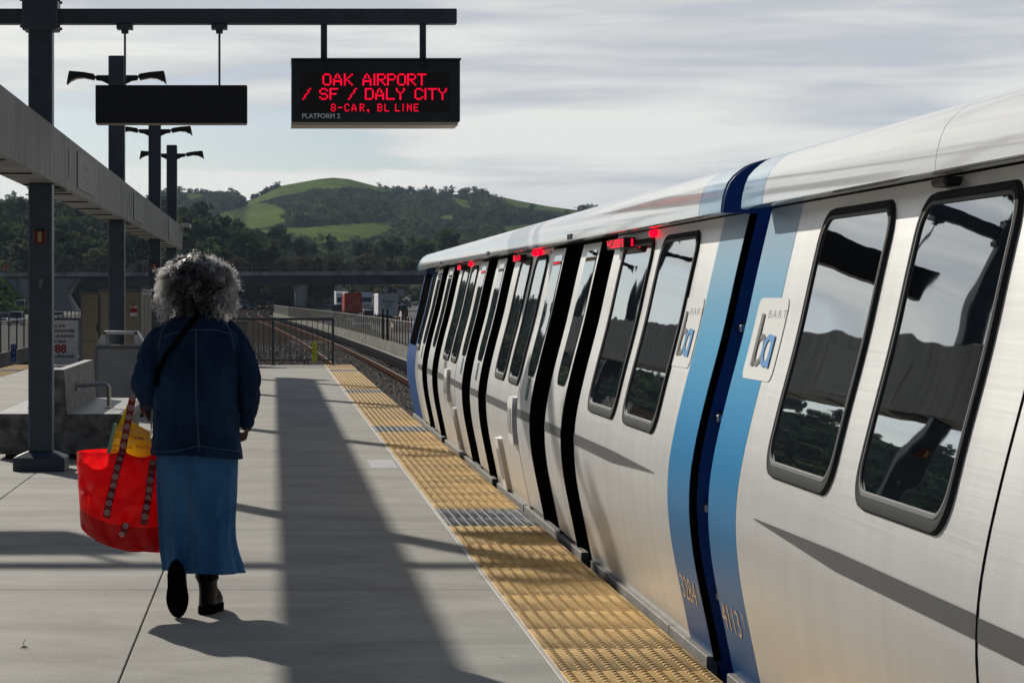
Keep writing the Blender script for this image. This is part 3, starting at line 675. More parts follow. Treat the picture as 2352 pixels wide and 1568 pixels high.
FONT = {'O': '01110 10001 10001 10001 10001 10001 01110', 'A': '00100 01010 01010 10001 11111 10001 10001', 'K': '10001 10010 10100 11000 10100 10010 10001', 'I': '1 1 1 1 1 1 1', 'R': '11110 10001 10001 11110 10100 10010 10001', 'P': '11110 10001 10001 11110 10000 10000 10000', 'T': '11111 00100 00100 00100 00100 00100 00100', '/': '00001 00010 00010 00100 01000 01000 10000', 'S': '01110 10001 10000 01110 00001 10001 01110', 'F': '11111 10000 10000 11110 10000 10000 10000', 'D': '11110 10001 10001 10001 10001 10001 11110', 'L': '10000 10000 10000 10000 10000 10000 11111', 'Y': '10001 10001 01010 00100 00100 00100 00100', 'C': '01110 10001 10000 10000 10000 10001 01110', '8': '01110 10001 10001 01110 10001 10001 01110', '-': '00000 00000 00000 11111 00000 00000 00000', ',': '00 00 00 00 00 11 11 01', 'B': '11110 10001 10001 11110 10001 10001 11110', 'N': '10001 11001 10101 10101 10011 10001 10001', 'E': '11111 10000 10000 11110 10000 10000 11111'}
def led(lst, ytop, ch, cw, sub):
    b = MB()
    for c_, x0 in lst:
        for r, row in enumerate(FONT[c_].split()):
            for q, v in enumerate(row):
                if v == '1':
                    for i in range(sub):
                        for j in range(sub):
                            u = x0 + (q + i / sub) * cw; w = ytop + (r + j / sub) * ch
                            du = cw / sub * .84; dw = ch / sub * .84
                            b.add([(sx_(u), YF - .007, sz_(w + dw)), (sx_(u + du), YF - .007, sz_(w + dw)), (sx_(u + du), YF - .007, sz_(w)), (sx_(u), YF - .007, sz_(w))], [(0, 1, 2, 3)])
    return b.build('led_text', M['red_led'], s1)
led([('O', 555), ('A', 678), ('K', 805), ('A', 1022), ('I', 1150), ('R', 1190), ('P', 1308), ('O', 1425), ('R', 1542), ('T', 1660)], 305, 20, 21, 2)
led([('/', 320), ('S', 518), ('F', 637), ('/', 853), ('D', 1050), ('A', 1170), ('L', 1295), ('Y', 1412), ('C', 1628), ('I', 1745), ('T', 1785), ('Y', 1903)], 474, 19.5, 20.5, 2)
led([('8', 655), ('-', 735), ('C', 813), ('A', 895), ('R', 990), (',', 1076), ('B', 1197), ('L', 1278), ('L', 1403), ('I', 1490), ('N', 1540), ('E', 1620)], 657, 12.8, 11, 1)
text('sign_text', 'PLATFORM 2', lambda u, v: (sx_(315) + u, YF - .006, sz_(824) + v), mat('sign_lettering', (.85, .92, .93), .5), s1, size=.058, bold=.0012, spacing=1.0)
for x in (744, 971):
    b = MB(); b.box(X_(x) - .028, X_(x) + .028, YS - .028, YS + .028, Z_(143) + .01, 3.89, 0, bev=.003); b.tube([(X_(x) - .045, YS, Z_(138)), (X_(x) + .045, YS, Z_(138))], .009, 6); b.build('hanger', M['slate'], s1)
    b = MB(); b.box(X_(x) - .02, X_(x) + .04, YF - .008, YF, Z_(161), Z_(152)); b.build('bracket', M['black'], s1)
s2 = empty('back_of_sign', (X_(395), YS, Z_(285)), 'blank black sign box hanging on two thin rods above the beam', 'sign')
b = MB(); b.box(X_(221), X_(568), YS - .10, YS + .12, Z_(284), Z_(198), 0, bev=.006); b.build('sign_box', mat('sign_black', (.004, .005, .009), .4), s2)
b = MB(); b.box(X_(222), X_(567), YS - .10, YS + .12, Z_(286), Z_(284.3), 0); b.build('lower_trim', mat('trim_grey', (.2, .18, .18), .5), s2)
for x in (287, 504):
    b = MB(); b.tube([(X_(x), YS, Z_(198)), (X_(x), YS, 3.86)], .010, 8); b.build('rod', M['slate'], s2)
    b = MB(); b.box(X_(x) - .07, X_(x) + .07, YS - .08, YS + .08, 3.845, 3.886, 0, bev=.003); b.box(X_(x) - .03, X_(x) + .03, YS - .04, YS + .04, 3.81, 3.845, 0); b.build('rod_bracket', M['slate'], s2)

s3 = empty('departure_sign', (-4.7, YS, 3.0), 'departure sign on the left half of the arm, out of the frame', 'departure sign')
b = MB(); b.box(-5.55, -4.02, YS - .19, YS + .22, 3.0, 3.57, 0, bev=.008); b.build('sign_housing', M['black'], s3)
for x in (-5.2, -4.35):
    b = MB(); b.box(x - .028, x + .028, YS - .028, YS + .028, 3.571, 3.888); b.build('hanger', M['slate'], s3)

# ---------------- bench ----------------
bn = empty('concrete_bench', (-1.99, 24, 0), 'double sided concrete bench with central backrest and steel armrests', 'bench')
prof = [(-.60, .05), (-.60, .30), (-.63, .37), (-.62, .405), (-.585, .42), (-.075, .42), (-.045, .83), (.045, .83), (.075, .42), (.555, .42), (.605, .41), (.635, .375), (.62, .33), (.56, .27), (.54, .20), (.54, .05)]
b = MB(); b.prism([(x, z) for x, z in prof], lambda x, z: (-1.99 + x, 22.2, z), lambda x, z: (-1.99 + x, 25.8, z)); fixn(b.build('bench_body', M['conc_bench'], bn))
b = MB(); b.box(-2.585, -2.067, 22.215, 25.785, .4205, .424); b.box(-1.913, -1.43, 22.215, 25.785, .4205, .424); b.box(-2.03, -1.95, 22.215, 25.785, .8305, .834); b.build('polished_top', M['conc_benchtop'], bn)
b = MB(); b.box(-2.5, -1.5, 22.3, 25.7, 0, .05); b.build('plinth', M['joint'], bn)
for sx in (-1, 1):
    for yy in (23.4,):
        x0 = -1.99 + sx * .07; x1 = -1.99 + sx * .38
        pts = [(x0, yy, .64), (x1 - sx * .06, yy, .66), (x1 - sx * .02, yy, .65), (x1, yy, .62), (x1, yy, .44)]
        b = MB(); b.tube(pts, .022, 10); b.tube([(x1, yy, .424), (x1, yy, .432)], .05, 12); b.tube([(x0 + sx * .0, yy, .64), (x0 + sx * .012, yy, .64)], .05, 12)
        b.build('armrest', M['steel'], bn, smooth=False)
# ---------------- litter bin ----------------
bi = empty('litter_bin', (-1.93, 30.5, 0), 'square grey litter bin with sloped open hood, behind the bench', 'litter bin')
x0, x1, y0, y1 = -2.25, -1.62, 30.15, 30.75
b = MB(); b.box(x0, x1, y0, y1, .09, .87, 0, bev=.012); b.build('bin_body', mat('bin_panel', (.26, .275, .29), .55, var=.1, scale=5), bi)
b = MB()
for x in (x0 - .01, x1 - .025): b.box(x, x + .035, y0 - .012, y0 + .03, .06, .88)
b.box(x0 - .012, x1 + .012, y0 - .012, y1 + .012, .05, .12); b.build('bin_frame', M['gray_paint'], bi)
b = MB(); b.box(x0 - .01, x1 + .01, y0 - .015, y1 + .015, .872, .90, 0, bev=.006); b.build('bin_rim', M['gray_paint'], bi)
b = MB()
for xa, xb in ((x0, x0 + .10), (x1, x1 - .10)):
    r = [(xa, y0 + .02, .90), (xa + (xb - xa) * 1.35, y0 + .02, .90), (xb + (xb - xa) * .35, y0 + .02, 1.07), (xb, y0 + .02, 1.07)]
    b.loft([r, [(x, y + .52, z) for x, y, z in r]])
b.box(x0 + .10, x1 - .10, y0 + .02, y1 - .06, 1.04, 1.08); fixn(b.build('bin_hood', mat('bin_hood', (.5, .53, .56), .5, var=.08, scale=8), bi))
b = MB()
for x in (x0 + .05, x1 - .05): b.tube([(x, y0 + .05, 0), (x, y0 + .05, .06)], .04, 10); b.tube([(x, y1 - .05, 0), (x, y1 - .05, .06)], .04, 10)
b.build('bin_foot', M['black'], bi)
# ---------------- steel cabinets ----------------
cb = empty('steel_cabinet', (-2.3, 36.5, 0), 'wide stainless steel cabinet behind the bin, with a small red notice', 'cabinet', None)
b = MB(); b.box(-2.59, -1.965, 35.6, 38.6, .08, 1.60, 0, bev=.01); b.build('cabinet_body', M['cabinet'], cb)
b = MB(); b.box(-2.61, -1.945, 35.57, 38.63, 1.60, 1.63, 0, bev=.004); b.box(-2.57, -1.985, 35.65, 38.5, 0, .08); b.build('cabinet_top', M['gray_paint'], cb)
b = MB()
for x in (-2.59, -1.99): b.box(x, x + .022, 35.578, 35.6, .1, 1.6)
for yy in np.arange(35.95, 38.5, .42): b.box(-1.965, -1.957, yy, yy + .02, .1, 1.55)
b.build('cabinet_trim', M['gray_paint'], cb)
b = MB(); b.box(-2.13, -2.03, 35.588, 35.5985, 1.23, 1.38); n_ = b.build('notice', M['white'], cb)
b = MB(); b.box(-2.13, -2.03, 35.583, 35.5875, 1.28, 1.345); b.box(-2.115, -2.10, 35.583, 35.5875, 1.345, 1.42); b.box(-2.085, -2.07, 35.583, 35.5875, 1.345, 1.43); q = b.build('notice_print', mat('notice_red', (.35, .02, .02), .5), n_); q.matrix_parent_inverse = Matrix.Identity(4)
cb2 = empty('steel_cabinet', (-2.75, 36.5, 0), 'narrow stainless steel locker on the left of the wide cabinet', 'cabinet', None)
b = MB(); b.box(-2.88, -2.605, 35.7, 38.4, .08, 1.56, 0, bev=.008); b.build('locker_body', M['cabinet'], cb2)
b = MB(); b.box(-2.90, -2.612, 35.67, 38.43, 1.56, 1.585, 0, bev=.003); b.box(-2.88, -2.605, 35.69, 35.6995, 1.48, 1.49); b.box(-2.88, -2.605, 35.69, 35.6995, .84, .855); b.box(-2.88, -2.862, 35.685, 35.6995, .1, 1.56); b.build('locker_trim', M['gray_paint'], cb2)
b = MB(); b.box(-2.64, -2.625, 35.66, 35.70, 1.0, 1.12); b.build('locker_handle', M['black'], cb2)

# ---------------- end railings ----------------
def railing(x0, x1, yc, label, posts):
    e = empty('railing', ((x0 + x1) / 2, yc, 0), label, 'railing', 'railings closing off the platform end')
    b = MB(); b.box(x0, x1, yc - .03, yc + .03, 1.0, 1.055, 0, bev=.008); b.box(x0, x1, yc - .02, yc + .02, .10, .135, 0); b.build('rail', M['gray2'], e)
    for x in posts: b = MB(); b.box(x - .028, x + .028, yc - .028, yc + .028, 0, 1.0, 0, bev=.006); b.box(x - .06, x + .06, yc - .06, yc + .06, 0, .012); b.build('railing_post', M['gray2'], e)
    n = int((x1 - x0) / .118)
    for i in range(1, n):
        x = x0 + (x1 - x0) * i / n
        if min(abs(x - p) for p in posts) < .05: continue
        b = MB(); b.box(x - .008, x + .008, yc - .008, yc + .008, .135, 1.0); b.build('baluster', M['gray2'], e)
    return e
M['gray2'] = mat('railing_paint', (.06, .085, .10), .4, var=.15, scale=8)
railing(-1.9, 1.35, 53.3, 'slate railing at the platform end beside the track', [-1.87, -1.36, -.01, 1.325])
railing(-5.47, -3.6, 53.3, 'slate railing section with the white crisis notice, far left', [-5.44, -4.3, -3.63])
# crisis notice
cs = empty('notice_board', (-4.8, 53.2, .2), 'white crisis line notice with red number on the left railing', 'sign')
b = MB(); b.box(-5.35, (179.5 - VX) * 53.2 / F, 53.2, 53.225, .02, 1.0, 0, bev=.004); b.build('board', mat('board_white', (.62, .64, .66), .5, var=.05, scale=3), cs)
def nx(z): return (z * .3663 - VX) * 53.2 / F
def nz(z): return H - (516.6 + z * .3663 - VY) * 53.2 / F
dk = mat('print_dark', (.03, .03, .04), .6); rd = mat('print_red', (.30, .01, .03), .6)
for s_, xr, yb, sz, m_ in (('If you are', 408, 640, .108, dk), ('feeling emotionally', 470, 671, .108, dk), ('or thinking of suicide', 463, 704, .108, dk), ('call or text', 412, 737, .108, dk), ('988', 417, 800, .26, rd), ('free, confidential', 463, 832, .108, dk)):
    text('notice_text', s_, (lambda xr, yb: lambda u, v: (nx(xr) + u, 53.195, nz(yb) + v))(xr, yb), m_, cs, size=sz, align='RIGHT', bold=.002 if sz < .2 else .008)
# 10 car stop plate
st = empty('stop_plate', (.91, 53.25, .1), 'yellow-green 10 car stop plate on the end railing', 'sign')
b = MB(); b.box(.865, .965, 53.235, 53.255, .08, .52, 0, bev=.003); b.build('plate', mat('fluoro_yellow', (.62, .72, .02), .5), st)
for s_, z in (('10', .42), ('CAR', .33), ('STOP', .24)): text('plate_text', s_, (lambda z: lambda u, v: (.915 + u, 53.233, z + v))(z), dk, st, size=.055, align='CENTER', bold=.001)
b = MB(); b.box(.911, .919, 53.2325, 53.2345, .11, .21); b.build('plate_mark', dk, st)
# grey equipment box by the railing
eb = empty('equipment_box', (-.75, 52.9, 0), 'beige equipment box at the railing beside the walking person', 'box')
b = MB(); b.box(-1.3, -.565, 52.8, 53.15, .05, 1.0, 0, bev=.03); b.build('box_body', mat('box_beige', (.17, .165, .145), .6, var=.1, scale=6), eb)
b = MB(); b.box(-1.22, -.64, 52.785, 52.799, .5, .93, 0, bev=.006); b.build('box_door', mat('box_beige2', (.20, .195, .17), .6), eb)
b = MB(); b.box(-.60, -.52, 52.74, 52.79, .36, .56, 0, bev=.01); b.build('red_handle', mat('red_handle', (.5, .02, .02), .4), eb)
# floor sticker
b = MB(); a = 8235 / 371; c = 8235 / 391
b.add([(.865, c, .0018), (1.10, c, .0018), (1.10, a, .0018), (.865, a, .0018)], [(0, 1, 2, 3)])
tag(b.build('floor_sticker', mat('worn_sticker', (.36, .37, .38), .6, scale=14, col2=(.50, .52, .55), ramp=(.4, .6))), 'worn pale rectangular sticker on the floor beside the yellow strip', 'floor sticker')
# leaf on floor
b = MB(); q = P(55, 1488, 8235 / 804.); q = Vector((q.x, 10.24, .002))
b.add([q + Vector((-.02, 0, 0)), q + Vector((0, -.012, .004)), q + Vector((.022, .004, .002)), q + Vector((.0, .014, .008))], [(0, 1, 2, 3)]); b.tube([q, q + Vector((-.008, .03, .012)), q + Vector((.0, .05, .03))], .0015, 4)
tag(b.build('fallen_leaf', mat('leaf_brown', (.12, .06, .03), .8)), 'small dry brown leaf lying on the concrete at lower left', 'leaf')

# ---------------- person ----------------
PX0, PY0 = -.368, 11.35
SS = PY0 / F
def pp(x, y, dy=0.0): return Vector(((x - VX) * SS, PY0 + dy, H - (y - VY) * SS))
person = empty('person', (PX0, PY0, 0), 'person with curly grey hair in dark denim jacket and long denim skirt walking away', 'person')
def skin_mesh(name, verts, edges, radii, m, parent, sub=2):
    me = bpy.data.meshes.new(name); me.from_pydata([tuple(v) for v in verts], edges, [])
    ob = bpy.data.objects.new(name, me); C.objects.link(ob)
    sk_ = ob.modifiers.new('s', 'SKIN'); ss = ob.modifiers.new('u', 'SUBSURF'); ss.levels = sub; ss.render_levels = sub
    for i, r in enumerate(radii):
        d = me.skin_vertices[0].data[i]; d.radius = r if isinstance(r, tuple) else (r, r)
    me.skin_vertices[0].data[0].use_root = True
    dg = bpy.context.evaluated_depsgraph_get(); dg.update()
    me2 = bpy.data.meshes.new_from_object(ob.evaluated_get(dg)); bpy.data.objects.remove(ob)
    me2.materials.clear(); me2.materials.append(m); me2.polygons.foreach_set('use_smooth', [True] * len(me2.polygons))
    o = bpy.data.objects.new(name, me2); C.objects.link(o)
    if parent: o.parent = parent; o.matrix_parent_inverse = Matrix.Translation(-Vector(parent.location))
    return o
# skeleton
V = []; E = []; R_ = []
def sv(p, r, par=None):
    V.append(Vector(p)); R_.append(r); i = len(V) - 1
    if par is not None: E.append((par, i))
    return i
def R2(x, y, z): return (PX0 + x, PY0 + y, z)
pel = sv(R2(0, 0, .88), (.15, .12)); ab = sv(R2(0, .0, 1.05), (.14, .11), pel); ch = sv(R2(0, .01, 1.22), (.16, .115), ab); nb = sv(R2(0.0, .02, 1.36), (.09, .08), ch)
nk = sv(R2(.0, .03, 1.43), .052, nb); hd = sv(R2(.0, .045, 1.50), (.07, .078), nk); hd2 = sv(R2(.0, .055, 1.565), (.078, .092), hd); hd3 = sv(R2(.0, .05, 1.625), (.060, .072), hd2)
def arm(s, el, wr, hand, fingers):
    sh = sv(R2(s * .165, .015, 1.335), .055, nb); e = sv(el, .040, sh); w = sv(wr, .027, e); h1 = sv(hand, (.036, .020), w)
    return h1
# left arm: elbow bent, hand in front holding the straps
lh = arm(-1, pp(322, 878, -.01), pp(338, 925, .17), pp(341, 938, .225), None)
rh = arm(1, pp(582, 884, -.01), pp(566, 968, .07), pp(560, 990, .095), None)
def leg(s, kn, an, toe):
    hp = sv(R2(s * .085, 0, .82), .085, pel); k = sv(kn, .058, hp); a = sv(an, .038, k); t = sv(toe, .035, a); return a
leg(1, (-.30, 11.42, .47), (-.305, 11.38, .10), (-.29, 11.50, .05))
leg(-1, (-.44, 11.40, .46), (-.452, 11.33, .28), (-.452, 11.24, .16))
body = skin_mesh('body', V, E, R_, M['skin'], person)
# fingers as skinned chains rooted in the palm, joined into the body mesh
def fingers(palm, dirn, side, curl, name):
    obs = []
    d = Vector(dirn).normalized(); s = Vector(side).normalized(); c = Vector(curl).normalized()
    for k, (L, o) in enumerate(((.066, -.027), (.074, -.009), (.070, .009), (.056, .026))):
        p0 = Vector(palm) + s * o + d * .01; p1 = p0 + d * L * .5; p2 = p1 + (d * .5 + c * .6).normalized() * L * .32; p3 = p2 + (c * 1.0 - d * .1).normalized() * L * .28
        obs.append(([p0, p1, p2, p3], [.0095, .0088, .008, .0068]))
    p0 = Vector(palm) - s * .03 - d * .035; p1 = p0 - s * .022 + d * .022 + c * .012; p2 = p1 + d * .028 + c * .018
    obs.append(([p0, p1, p2], [.012, .010, .0085]))
    b = MB()
    for pts, rs in obs: b.tube(pts, rs, 8)
    return b
def join_into(ob, b):
    me = ob.data; n0 = len(me.vertices); vs = [tuple(v.co) for v in me.vertices] + b.v; fs = [tuple(p.vertices) for p in me.polygons] + [tuple(i + n0 for i in f) for f in b.f]
    m2 = bpy.data.meshes.new(ob.name); m2.from_pydata(vs, [], fs); m2.materials.append(me.materials[0]); m2.polygons.foreach_set('use_smooth', [True] * len(m2.polygons)); ob.data = m2
join_into(body, fingers(pp(341, 942, .235), (.1, .5, -.8), (.9, .3, 0), (.3, -.8, -.2), 'l'))
join_into(body, fingers(pp(557, 993, .10), (-.25, .45, -.85), (-.7, -.6, 0), (-.6, .4, .1), 'r'))
# nose, ears and features face the walking direction (+Y)
hc = Vector(R2(0, .055, 1.56))
b = MB(); b.tube([hc + Vector((0, .085, .025)), hc + Vector((0, .105, -.005)), hc + Vector((0, .112, -.022)), hc + Vector((0, .09, -.03))], [.008, .012, .015, .009], 8); join_into(body, b)
for s in (-1, 1):
    b = MB(); c = hc + Vector((s * .082, .01, -.005)); b.tube([c, c + Vector((s * .012, -.004, .02)), c + Vector((s * .014, -.008, .0)), c + Vector((s * .004, 0, -.028))], [.01, .014, .014, .008], 8); join_into(body, b)
b = MB()
for s in (-1, 1): b.tube([hc + Vector((s * .033, .080, .012)), hc + Vector((s * .033, .090, .012)), hc + Vector((s * .033, .094, .012))], [.012, .010, .004], 10)
b.build('eyes', M['white'], person)
b = MB(); b.tube([hc + Vector((-.025, .088, -.052)), hc + Vector((0, .098, -.05)), hc + Vector((.025, .088, -.052))], [.004, .008, .004], 8); b.build('lips', mat('lips', (.14, .04, .03), .5), person)

def denim(name, c1, c2, sc=9):
    m = mat(name, c1, .9, scale=5, col2=c2, ramp=(.3, .72), bump=3.5, bscale=sc, spec=.15, stretch=(1, 1, .55)); return m
M['denim_dark'] = denim('dark_denim', (.004, .015, .044), (.022, .058, .130))
M['denim_mid'] = denim('mid_denim', (.022, .095, .23), (.085, .23, .44))
M['thread'] = mat('seam_thread', (.09, .15, .24), .8)
NS = 48
def ellipse(cx, cy, z, rx, ry, n=NS, fold=0, seed=0, k=7, tilt=0, sq=2.4):
    out = []
    for i in range(n):
        t = 2 * math.pi * i / n; c, s = math.cos(t), math.sin(t)
        f = 1 + fold * (math.sin(k * t + seed) * .6 + math.sin((k * 2 + 1) * t + seed * 2.3) * .4)
        ex = abs(c) ** (2 / sq) * (1 if c > 0 else -1); ey = abs(s) ** (2 / sq) * (1 if s > 0 else -1)
        out.append((cx + rx * ex * f, cy + ry * ey * f, z + tilt * math.sin(t)))
    return out
def wid(ya, xa, xb): # ring from picture row and its left and right x
    z = H - (ya - VY) * SS; return z, ((xa + xb) / 2 - VX) * SS, (xb - xa) / 2 * SS
# jacket torso
rows = [(1046, 349, 556, .150, .010), (1036, 348, 556, .152, .012), (1020, 350, 553, .150, .010), (990, 350, 550, .150, .018), (950, 350, 548, .150, .02), (910, 352, 548, .150, .018), (870, 351, 550, .148, .016), (830, 350, 553, .146, .012), (795, 348, 554, .142, .008), (770, 354, 550, .135, .004), (752, 364, 540, .120, 0), (740, 382, 522, .100, 0), (730, 400, 505, .085, 0), (718, 412, 492, .075, 0), (706, 416, 488, .07, 0)]
rings = []
for i, (ya, xa, xb, ry, fo) in enumerate(rows):
    z, cx, rx = wid(ya, xa, xb)
    r = ellipse(cx, PY0 + .01, z, rx, ry, fold=fo, seed=i * .35, k=5)
    if i < 2: # hem dips at the sides, rises at the centre back
        r = [(x, y, zz - .014 * abs((x - cx) / rx) ** 1.5 + (.008 if i == 0 else 0) - .01 * ((x - cx) / rx)) for x, y, zz in r]
    rings.append(r)
bj = MB(); bj.loft(rings[::-1], cap=False)
def sleeve(pts, rs, n=20):
    pts = [Vector(p) for p in pts]
    # subdivide with catmull-rom and wrinkle the radius
    P_ = [pts[0]] + pts + [pts[-1]]; out = []; rr = []
    for i in range(1, len(P_) - 2):
        for q in range(7):
            t = q / 7; a, b_, c, d = P_[i - 1], P_[i], P_[i + 1], P_[i + 2]
            out.append(.5 * ((2 * b_) + (c - a) * t + (2 * a - 5 * b_ + 4 * c - d) * t * t + (3 * b_ - a - 3 * c + d) * t ** 3)); rr.append(rs[i - 1] + (rs[min(i, len(rs) - 1)] - rs[i - 1]) * t)
    out.append(pts[-1]); rr.append(rs[-1])
    rr = [r * (1 + .022 * math.sin(j * 1.1) + .015 * math.sin(j * 2.3)) for j, r in enumerate(rr)]
    bj.tube(out, rr, n, cap=False)
    return out
sl = sleeve([pp(390, 752, .01), pp(364, 782, .0), pp(344, 830, -.01), pp(330, 872, -.02), pp(336, 905, .05), pp(342, 926, .16)], [.040, .056, .062, .058, .055, .046])
sr = sleeve([pp(514, 752, .01), pp(541, 782, .0), pp(562, 830, -.01), pp(573, 880, -.01), pp(569, 930, .03), pp(562, 975, .08)], [.040, .056, .062, .058, .052, .040])
jk = bj.build('jacket', M['denim_dark'], person, smooth=True); jk['label'] = 'dark indigo denim jacket with a yoke and a centre back seam'
def back_surface(x, z, off=.011):
    """point on the back (towards -Y) of the jacket torso"""
    best = None
    ya = VY + (H - z) / SS
    ys = [r[0] for r in rows]; 
    ya = min(max(ya, ys[-1]), ys[0])
    for a, c in zip(rows[:-1], rows[1:]):
        if c[0] <= ya <= a[0]:
            t = (ya - c[0]) / (a[0] - c[0]); xa = c[1] + (a[1] - c[1]) * t; xb = c[2] + (a[2] - c[2]) * t; ry = c[3] + (a[3] - c[3]) * t; fo = c[4] + (a[4] - c[4]) * t; break
    cx = ((xa + xb) / 2 - VX) * SS; rx = (xb - xa) / 2 * SS
    u = min(.985, abs(x - cx) / rx); return Vector((x, PY0 + .01 - ry * (1 + fo * .9) * (1 - u ** 2.4) ** (1 / 2.4) - off, z))
def seam(pts, w, name, m, par, n=22):
    b = MB(); P2 = []
    for (xa, ya), (xb, yb) in zip(pts[:-1], pts[1:]):
        for i in range(n): t = i / n; P2.append((xa + (xb - xa) * t, ya + (yb - ya) * t))
    P2.append(pts[-1]); q = [back_surface((x - VX) * SS, H - (y - VY) * SS) for x, y in P2]
    b.tube(q, w, 5); o = b.build(name, m, par, smooth=True); return o
for dx in (-1.6, 1.6): seam([(452 + dx, 757), (453 + dx, 900), (458 + dx, 1000), (460 + dx, 1030)], .0012, 'seam', M['thread'], jk)
seam([(378, 774), (400, 763), (452, 756), (500, 757), (530, 766)], .0016, 'yoke_seam', M['thread'], jk)
seam([(352, 1034), (400, 1032), (440, 1024), (459, 1018), (500, 1026), (553, 1034)], .0016, 'hem_seam', M['thread'], jk)
seam([(466, 712), (440, 745), (415, 775), (385, 812), (366, 850), (360, 885)], .013, 'shoulder_strap', M['matt_black'], person)
b = MB(); zc = 1.405; b.loft([ellipse(PX0 + .0, PY0 + .02, z, r, r * .85, 32) for z, r in ((1.385, .088), (1.42, .082), (1.445, .085), (1.42, .095), (1.39, .10))], cap=False); b.build('collar', M['denim_dark'], jk, smooth=True).matrix_parent_inverse = Matrix.Identity(4)
# skirt
rows_s = [(1000, 362, 545, .13, 0), (1040, 358, 549, .145, .008), (1090, 360, 547, .15, .025), (1150, 363, 542, .152, .045), (1210, 368, 538, .155, .06), (1260, 372, 543, .165, .07), (1290, 374, 554, .175, .085), (1311, 376, 560, .18, .09)]
rings = []
for i, (ya, xa, xb, ry, fo) in enumerate(rows_s):
    z, cx, rx = wid(ya, xa, xb)
    r = ellipse(cx, PY0 + .01, z, rx, ry, fold=fo, seed=1.1 + i * .12, k=6, sq=2.2, n=72)
    if i >= 6: r = [(x, y, zz - .010 * max(0, (x - cx) / rx) + .006) for x, y, zz in r]
    rings.append(r)
b = MB(); b.loft(rings, cap=False); skt = b.build('skirt', M['denim_mid'], person, smooth=True); skt['label'] = 'long mid blue denim skirt'
ss_ = skt.modifiers.new('sub', 'SUBSURF'); ss_.levels = 1; ss_.render_levels = 1
b = MB()
for dx in (-1.3, 1.3):
    q = []
    for j in range(30):
        ya = 1046 + (1290 - 1046) * j / 29; t = j / 29; x = 437 + 8 * t + dx
        ry = np.interp(ya, [r[0] for r in rows_s], [r[3] for r in rows_s]); fo = np.interp(ya, [r[0] for r in rows_s], [r[4] for r in rows_s])
        q.append(Vector(((x - VX) * SS, PY0 + .01 - ry * (1 + fo * .55) - .002, H - (ya - VY) * SS)))
    b.tube(q, .0013, 5)
b.build('skirt_seam', M['thread'], skt).matrix_parent_inverse = Matrix.Identity(4)
# boots
def boot_sole(fn, L, Wd, th):
    n = 30; out = []
    for i in range(n):
        t = 2 * math.pi * i / n; u = math.cos(t); v = math.sin(t)
        w = Wd / 2 * (1 + .10 * u - .22 * math.exp(-((u + .15) / .35) ** 2)); out.append((u * L / 2, v * w))
    return out
def boot(name, ankle, up, fwd, shaft_top, label):
    """ankle frame: fwd = toe direction, up = shaft direction at the sole"""
    fwd = Vector(fwd).normalized(); up = Vector(up).normalized(); sd = fwd.cross(up).normalized(); up = sd.cross(fwd).normalized()
    L, Wd = .275, .112; o = Vector(ankle)                    # o = middle of the sole underside
    poly = boot_sole(None, L, Wd, .04)
    def at_(u, v, h): return o + fwd * u + sd * v + up * h
    b = MB(); b.loft([[at_(u * k, v * k, h) for u, v in poly] for h, k in ((0, .97), (.006, 1.0), (.034, 1.0), (.038, .98))])
    so = b.build('boot_sole', M['matt_black'], person)
    b = MB()
    rg = [[at_(u * .97, v * .95, .036) for u, v in poly], [at_(u * .95, v * .93, .06) for u, v in poly], [at_(u * .80 - .02, v * .86, .09) for u, v in poly], [at_(u * .55 - .05, v * .80, .115) for u, v in poly], [at_(u * .42 - .07, v * .80, .145) for u, v in poly]]
    top = Vector(shaft_top); c0 = at_(-.075, 0, .15)
    ax = (top - c0)
    for j in range(1, 9):
        t = j / 8; c = c0 + ax * t; r = .054 + .010 * t + .004 * math.sin(j * 2.4); n = 30; f2 = (fwd - ax.normalized() * fwd.dot(ax.normalized())).normalized(); s2 = ax.normalized().cross(f2)
        rg.append([c + f2 * math.cos(2 * math.pi * i / n) * r * 1.05 - s2 * math.sin(2 * math.pi * i / n) * r * (-1 if s2.dot(sd) > 0 else 1) for i in range(n)])
    b.loft(rg); bt = b.build(name, mat(name + '_leather', (.003, .003, .0035), .3, bump=.5, bscale=30, spec=.15), person, smooth=True)
    return bt
boot('boot', (-.302, 11.44, .0), (0, 0, 1), (.22, 1, 0), (-.305, 11.36, .34), '')
boot('boot', (-.452, 11.185, .135), (.0, 1, .16), (.04, .16, -1), (-.44, 11.50, .36), '')

def wrinkle(ob, size, strength, lv, seed_off=0):
    tx_ = bpy.data.textures.new('cloth_relief', 'CLOUDS'); tx_.noise_scale = size; tx_.noise_depth = 2; tx_.noise_type = 'SOFT_NOISE'
    if lv:
        q = ob.modifiers.new('sub', 'SUBSURF'); q.levels = lv; q.render_levels = lv
    d = ob.modifiers.new('relief', 'DISPLACE'); d.texture = tx_; d.strength = strength; d.mid_level = .5; d.texture_coords = 'LOCAL'
wrinkle(jk, .085, .030, 2); wrinkle(skt, .16, .020, 1)
seam([(383, 742), (372, 765), (366, 800)], .0016, 'shoulder_seam', M['thread'], jk); seam([(521, 742), (532, 765), (538, 800)], .0016, 'shoulder_seam', M['thread'], jk)
